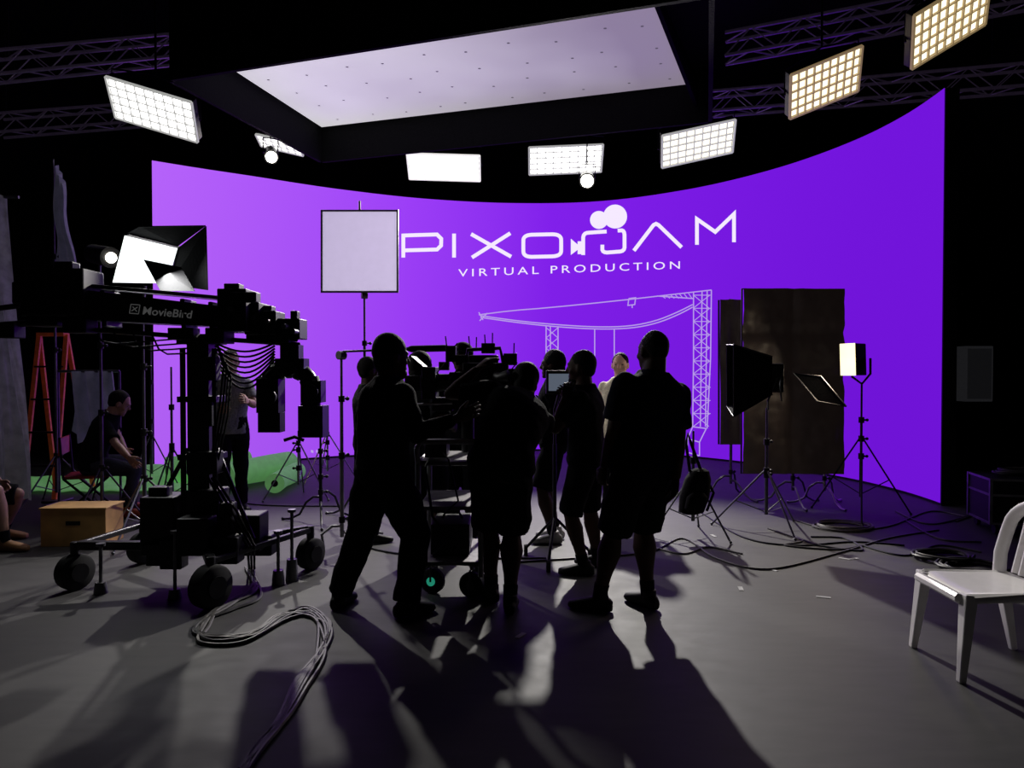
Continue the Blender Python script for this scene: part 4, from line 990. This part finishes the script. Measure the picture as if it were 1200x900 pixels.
k=T.part('yoke',DSTEEL); k.tube([P(170,335,6.5),P(168,352,6.5)],.015,8)
g=P(168,434,6.5); light_stand(V((g.x,g.y,0)),P(168,350,6.5).z,'steel stand under the bright flapped lamp',spread=.5,rz=.2)
T=Thing('small_spot_lamp','small black lamp with glowing lens','studio light',P(120,302,7.2),world=True)
b=T.part('housing',BLKM); a=P(104,296,7.35);e=P(130,302,7.05); b.tube([a,a.lerp(e,.2),e],[.05,.09,.1],18); l=T.part('lens',LS); l.sph(e,(.05,.05,.05)); k=T.part('yoke',DSTEEL)
k.tube([a.lerp(e,.5)-V((0,0,.1)),a.lerp(e,.5)-V((0,0,.22))],.012,6)
q=a.lerp(e,.5); light_stand(V((q.x,q.y,0)),q.z-.2,'steel stand under the small lamp',spread=.4)
ld=bpy.data.lights.new('lamp_glow','AREA'); ld.energy=14; ld.size=.35; lo=bpy.data.objects.new('lamp_glow',ld); COL.objects.link(lo); lo.location=P(180,300,6.0); lo.rotation_euler=V((.6,-.5,-.6)).to_track_quat('-Z','Y').to_euler()
for px,py,ty,lab,mt,sp_ in((178,570,400,'slim steel light stand among the gear',DSTEEL,.35),(202,598,430,'slim dark light stand among the gear',DSTEEL,.35),(384,566,500,'chrome tripod stand with spread legs',STEEL,.42),(350,584,505,'chrome tripod stand near green roll',STEEL,.42)):
    g=G(px,py); light_stand(g,P(px,ty,g.y).z,lab,mat=mt,spread=sp_,legh=.65,rz=px*.01)
g=G(376,612); c_stand(g,P(374,505,g.y).z,'dark grip stand beside crane head',mat=BLKM,rz=.3)
# green material
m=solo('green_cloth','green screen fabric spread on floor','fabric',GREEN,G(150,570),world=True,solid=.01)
m.sheet(lambda a,b:G(36+205*a,578-b*18)+V((0,0,.02+.02*math.sin(a*17)*math.sin(b*6)+.01*math.sin(a*31+b*4)+.16*max(0,b-.6)*2.4*max(0,min(1,(a-.3)*3)))),60,16)
for a,b,r in((G(262,575),G(338,557),.17),(G(322,578),G(348,562),.12),(G(196,567),G(292,559),.18)):
    T=Thing('green_fabric_roll','rolled green screen fabric lying on floor','fabric roll',(a+b)/2,world=True,group='green fabric rolls')
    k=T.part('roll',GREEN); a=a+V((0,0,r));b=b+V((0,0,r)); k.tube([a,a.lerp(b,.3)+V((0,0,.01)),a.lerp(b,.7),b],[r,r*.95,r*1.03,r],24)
    k=T.part('core',BLK); d=(b-a).normalized(); k.tube([a-d*.01,a+d*.05],r*.35,14)
# cables
def cable(pts,label,r=.012,mat=CABLE,grp=None):
    c0=G(*pts[0]); m=solo('floor_cable',label,'cable',mat,c0,world=True,group=grp)
    w=[G(*p) for p in pts]; out=[]
    n=len(w)
    for i in range(n-1):
        p0=w[max(0,i-1)];p1=w[i];p2=w[i+1];p3=w[min(n-1,i+2)]
        for k in range(10):
            t=k/10; q=.5*((2*p1)+(p2-p0)*t+(2*p0-5*p1+4*p2-p3)*t*t+(3*p1-p0-3*p2+p3)*t**3); out.append(q+V((0,0,r)))
    out.append(w[-1]+V((0,0,r))); m.tube(out,r,6)
mainp=[(292,665),(300,690),(268,706),(238,728),(238,745),(290,744),(330,722),(360,714),(382,730),(374,765),(352,800),(328,840),(300,880),(285,905)]
for k in range(7):
    rnd=random.Random(k); sc=3+k
    cable([(x+rnd.uniform(-sc,sc)*1.2,y+rnd.uniform(-sc,sc)*.6+k*1.2) for x,y in mainp],'black cable winding across floor from crane base',.010,CABLE if k%2 else CABLEG,grp='cable bundle across floor')
for k,ps in enumerate(([(600,660),(680,655),(760,648),(800,632),(840,655),(900,668),(980,650),(1040,632),(1100,622)],
    [(820,600),(870,630),(930,640),(1000,636),(1060,640)],[(930,610),(980,622),(1040,618),(1090,600),(1130,606)],
    [(1010,640),(1060,652),(1100,640),(1150,648)],[(760,640),(800,650),(830,642),(870,650)],[(240,580),(300,592),(400,594)],[(1060,610),(1100,632),(1150,636)],
    [(420,640),(470,650),(560,655),(640,655)],[(900,620),(940,634),(920,640),(980,645),(1010,640)],[(930,628),(960,640),(1010,646),(990,632),(950,630)],[(1050,600),(1090,615),(1140,604),(1120,612)])):
    cable(ps,'thin dark cable lying across studio floor',.008,CABLE if k%2 else CABLEG,grp='loose floor cables')
for k,(px,py) in enumerate(((935,632),(1105,690),(868,690),(905,668),(965,700),(1000,655),(610,745),(836,628),(990,655))):
    g=G(px,py); m=solo('tape_mark','small piece of white tape on the floor','tape',TAPE,(g.x,g.y,.002),k*.7,group='floor tape marks'); m.box((0,0,0),(.09,.03,.003))
build_all()

# ---------------------------------------------------------------- world + camera
w=bpy.data.worlds.new('w'); scene.world=w; w.use_nodes=True
w.node_tree.nodes['Background'].inputs[0].default_value=(.5,.45,.7,1); w.node_tree.nodes['Background'].inputs[1].default_value=.01
cd=bpy.data.cameras.new('camera'); cam=bpy.data.objects.new('camera',cd); COL.objects.link(cam)
cd.sensor_width=36; cd.lens=36*F/1200; cam.location=C; cam.rotation_euler=(math.pi/2-PITCH,0,0); scene.camera=cam
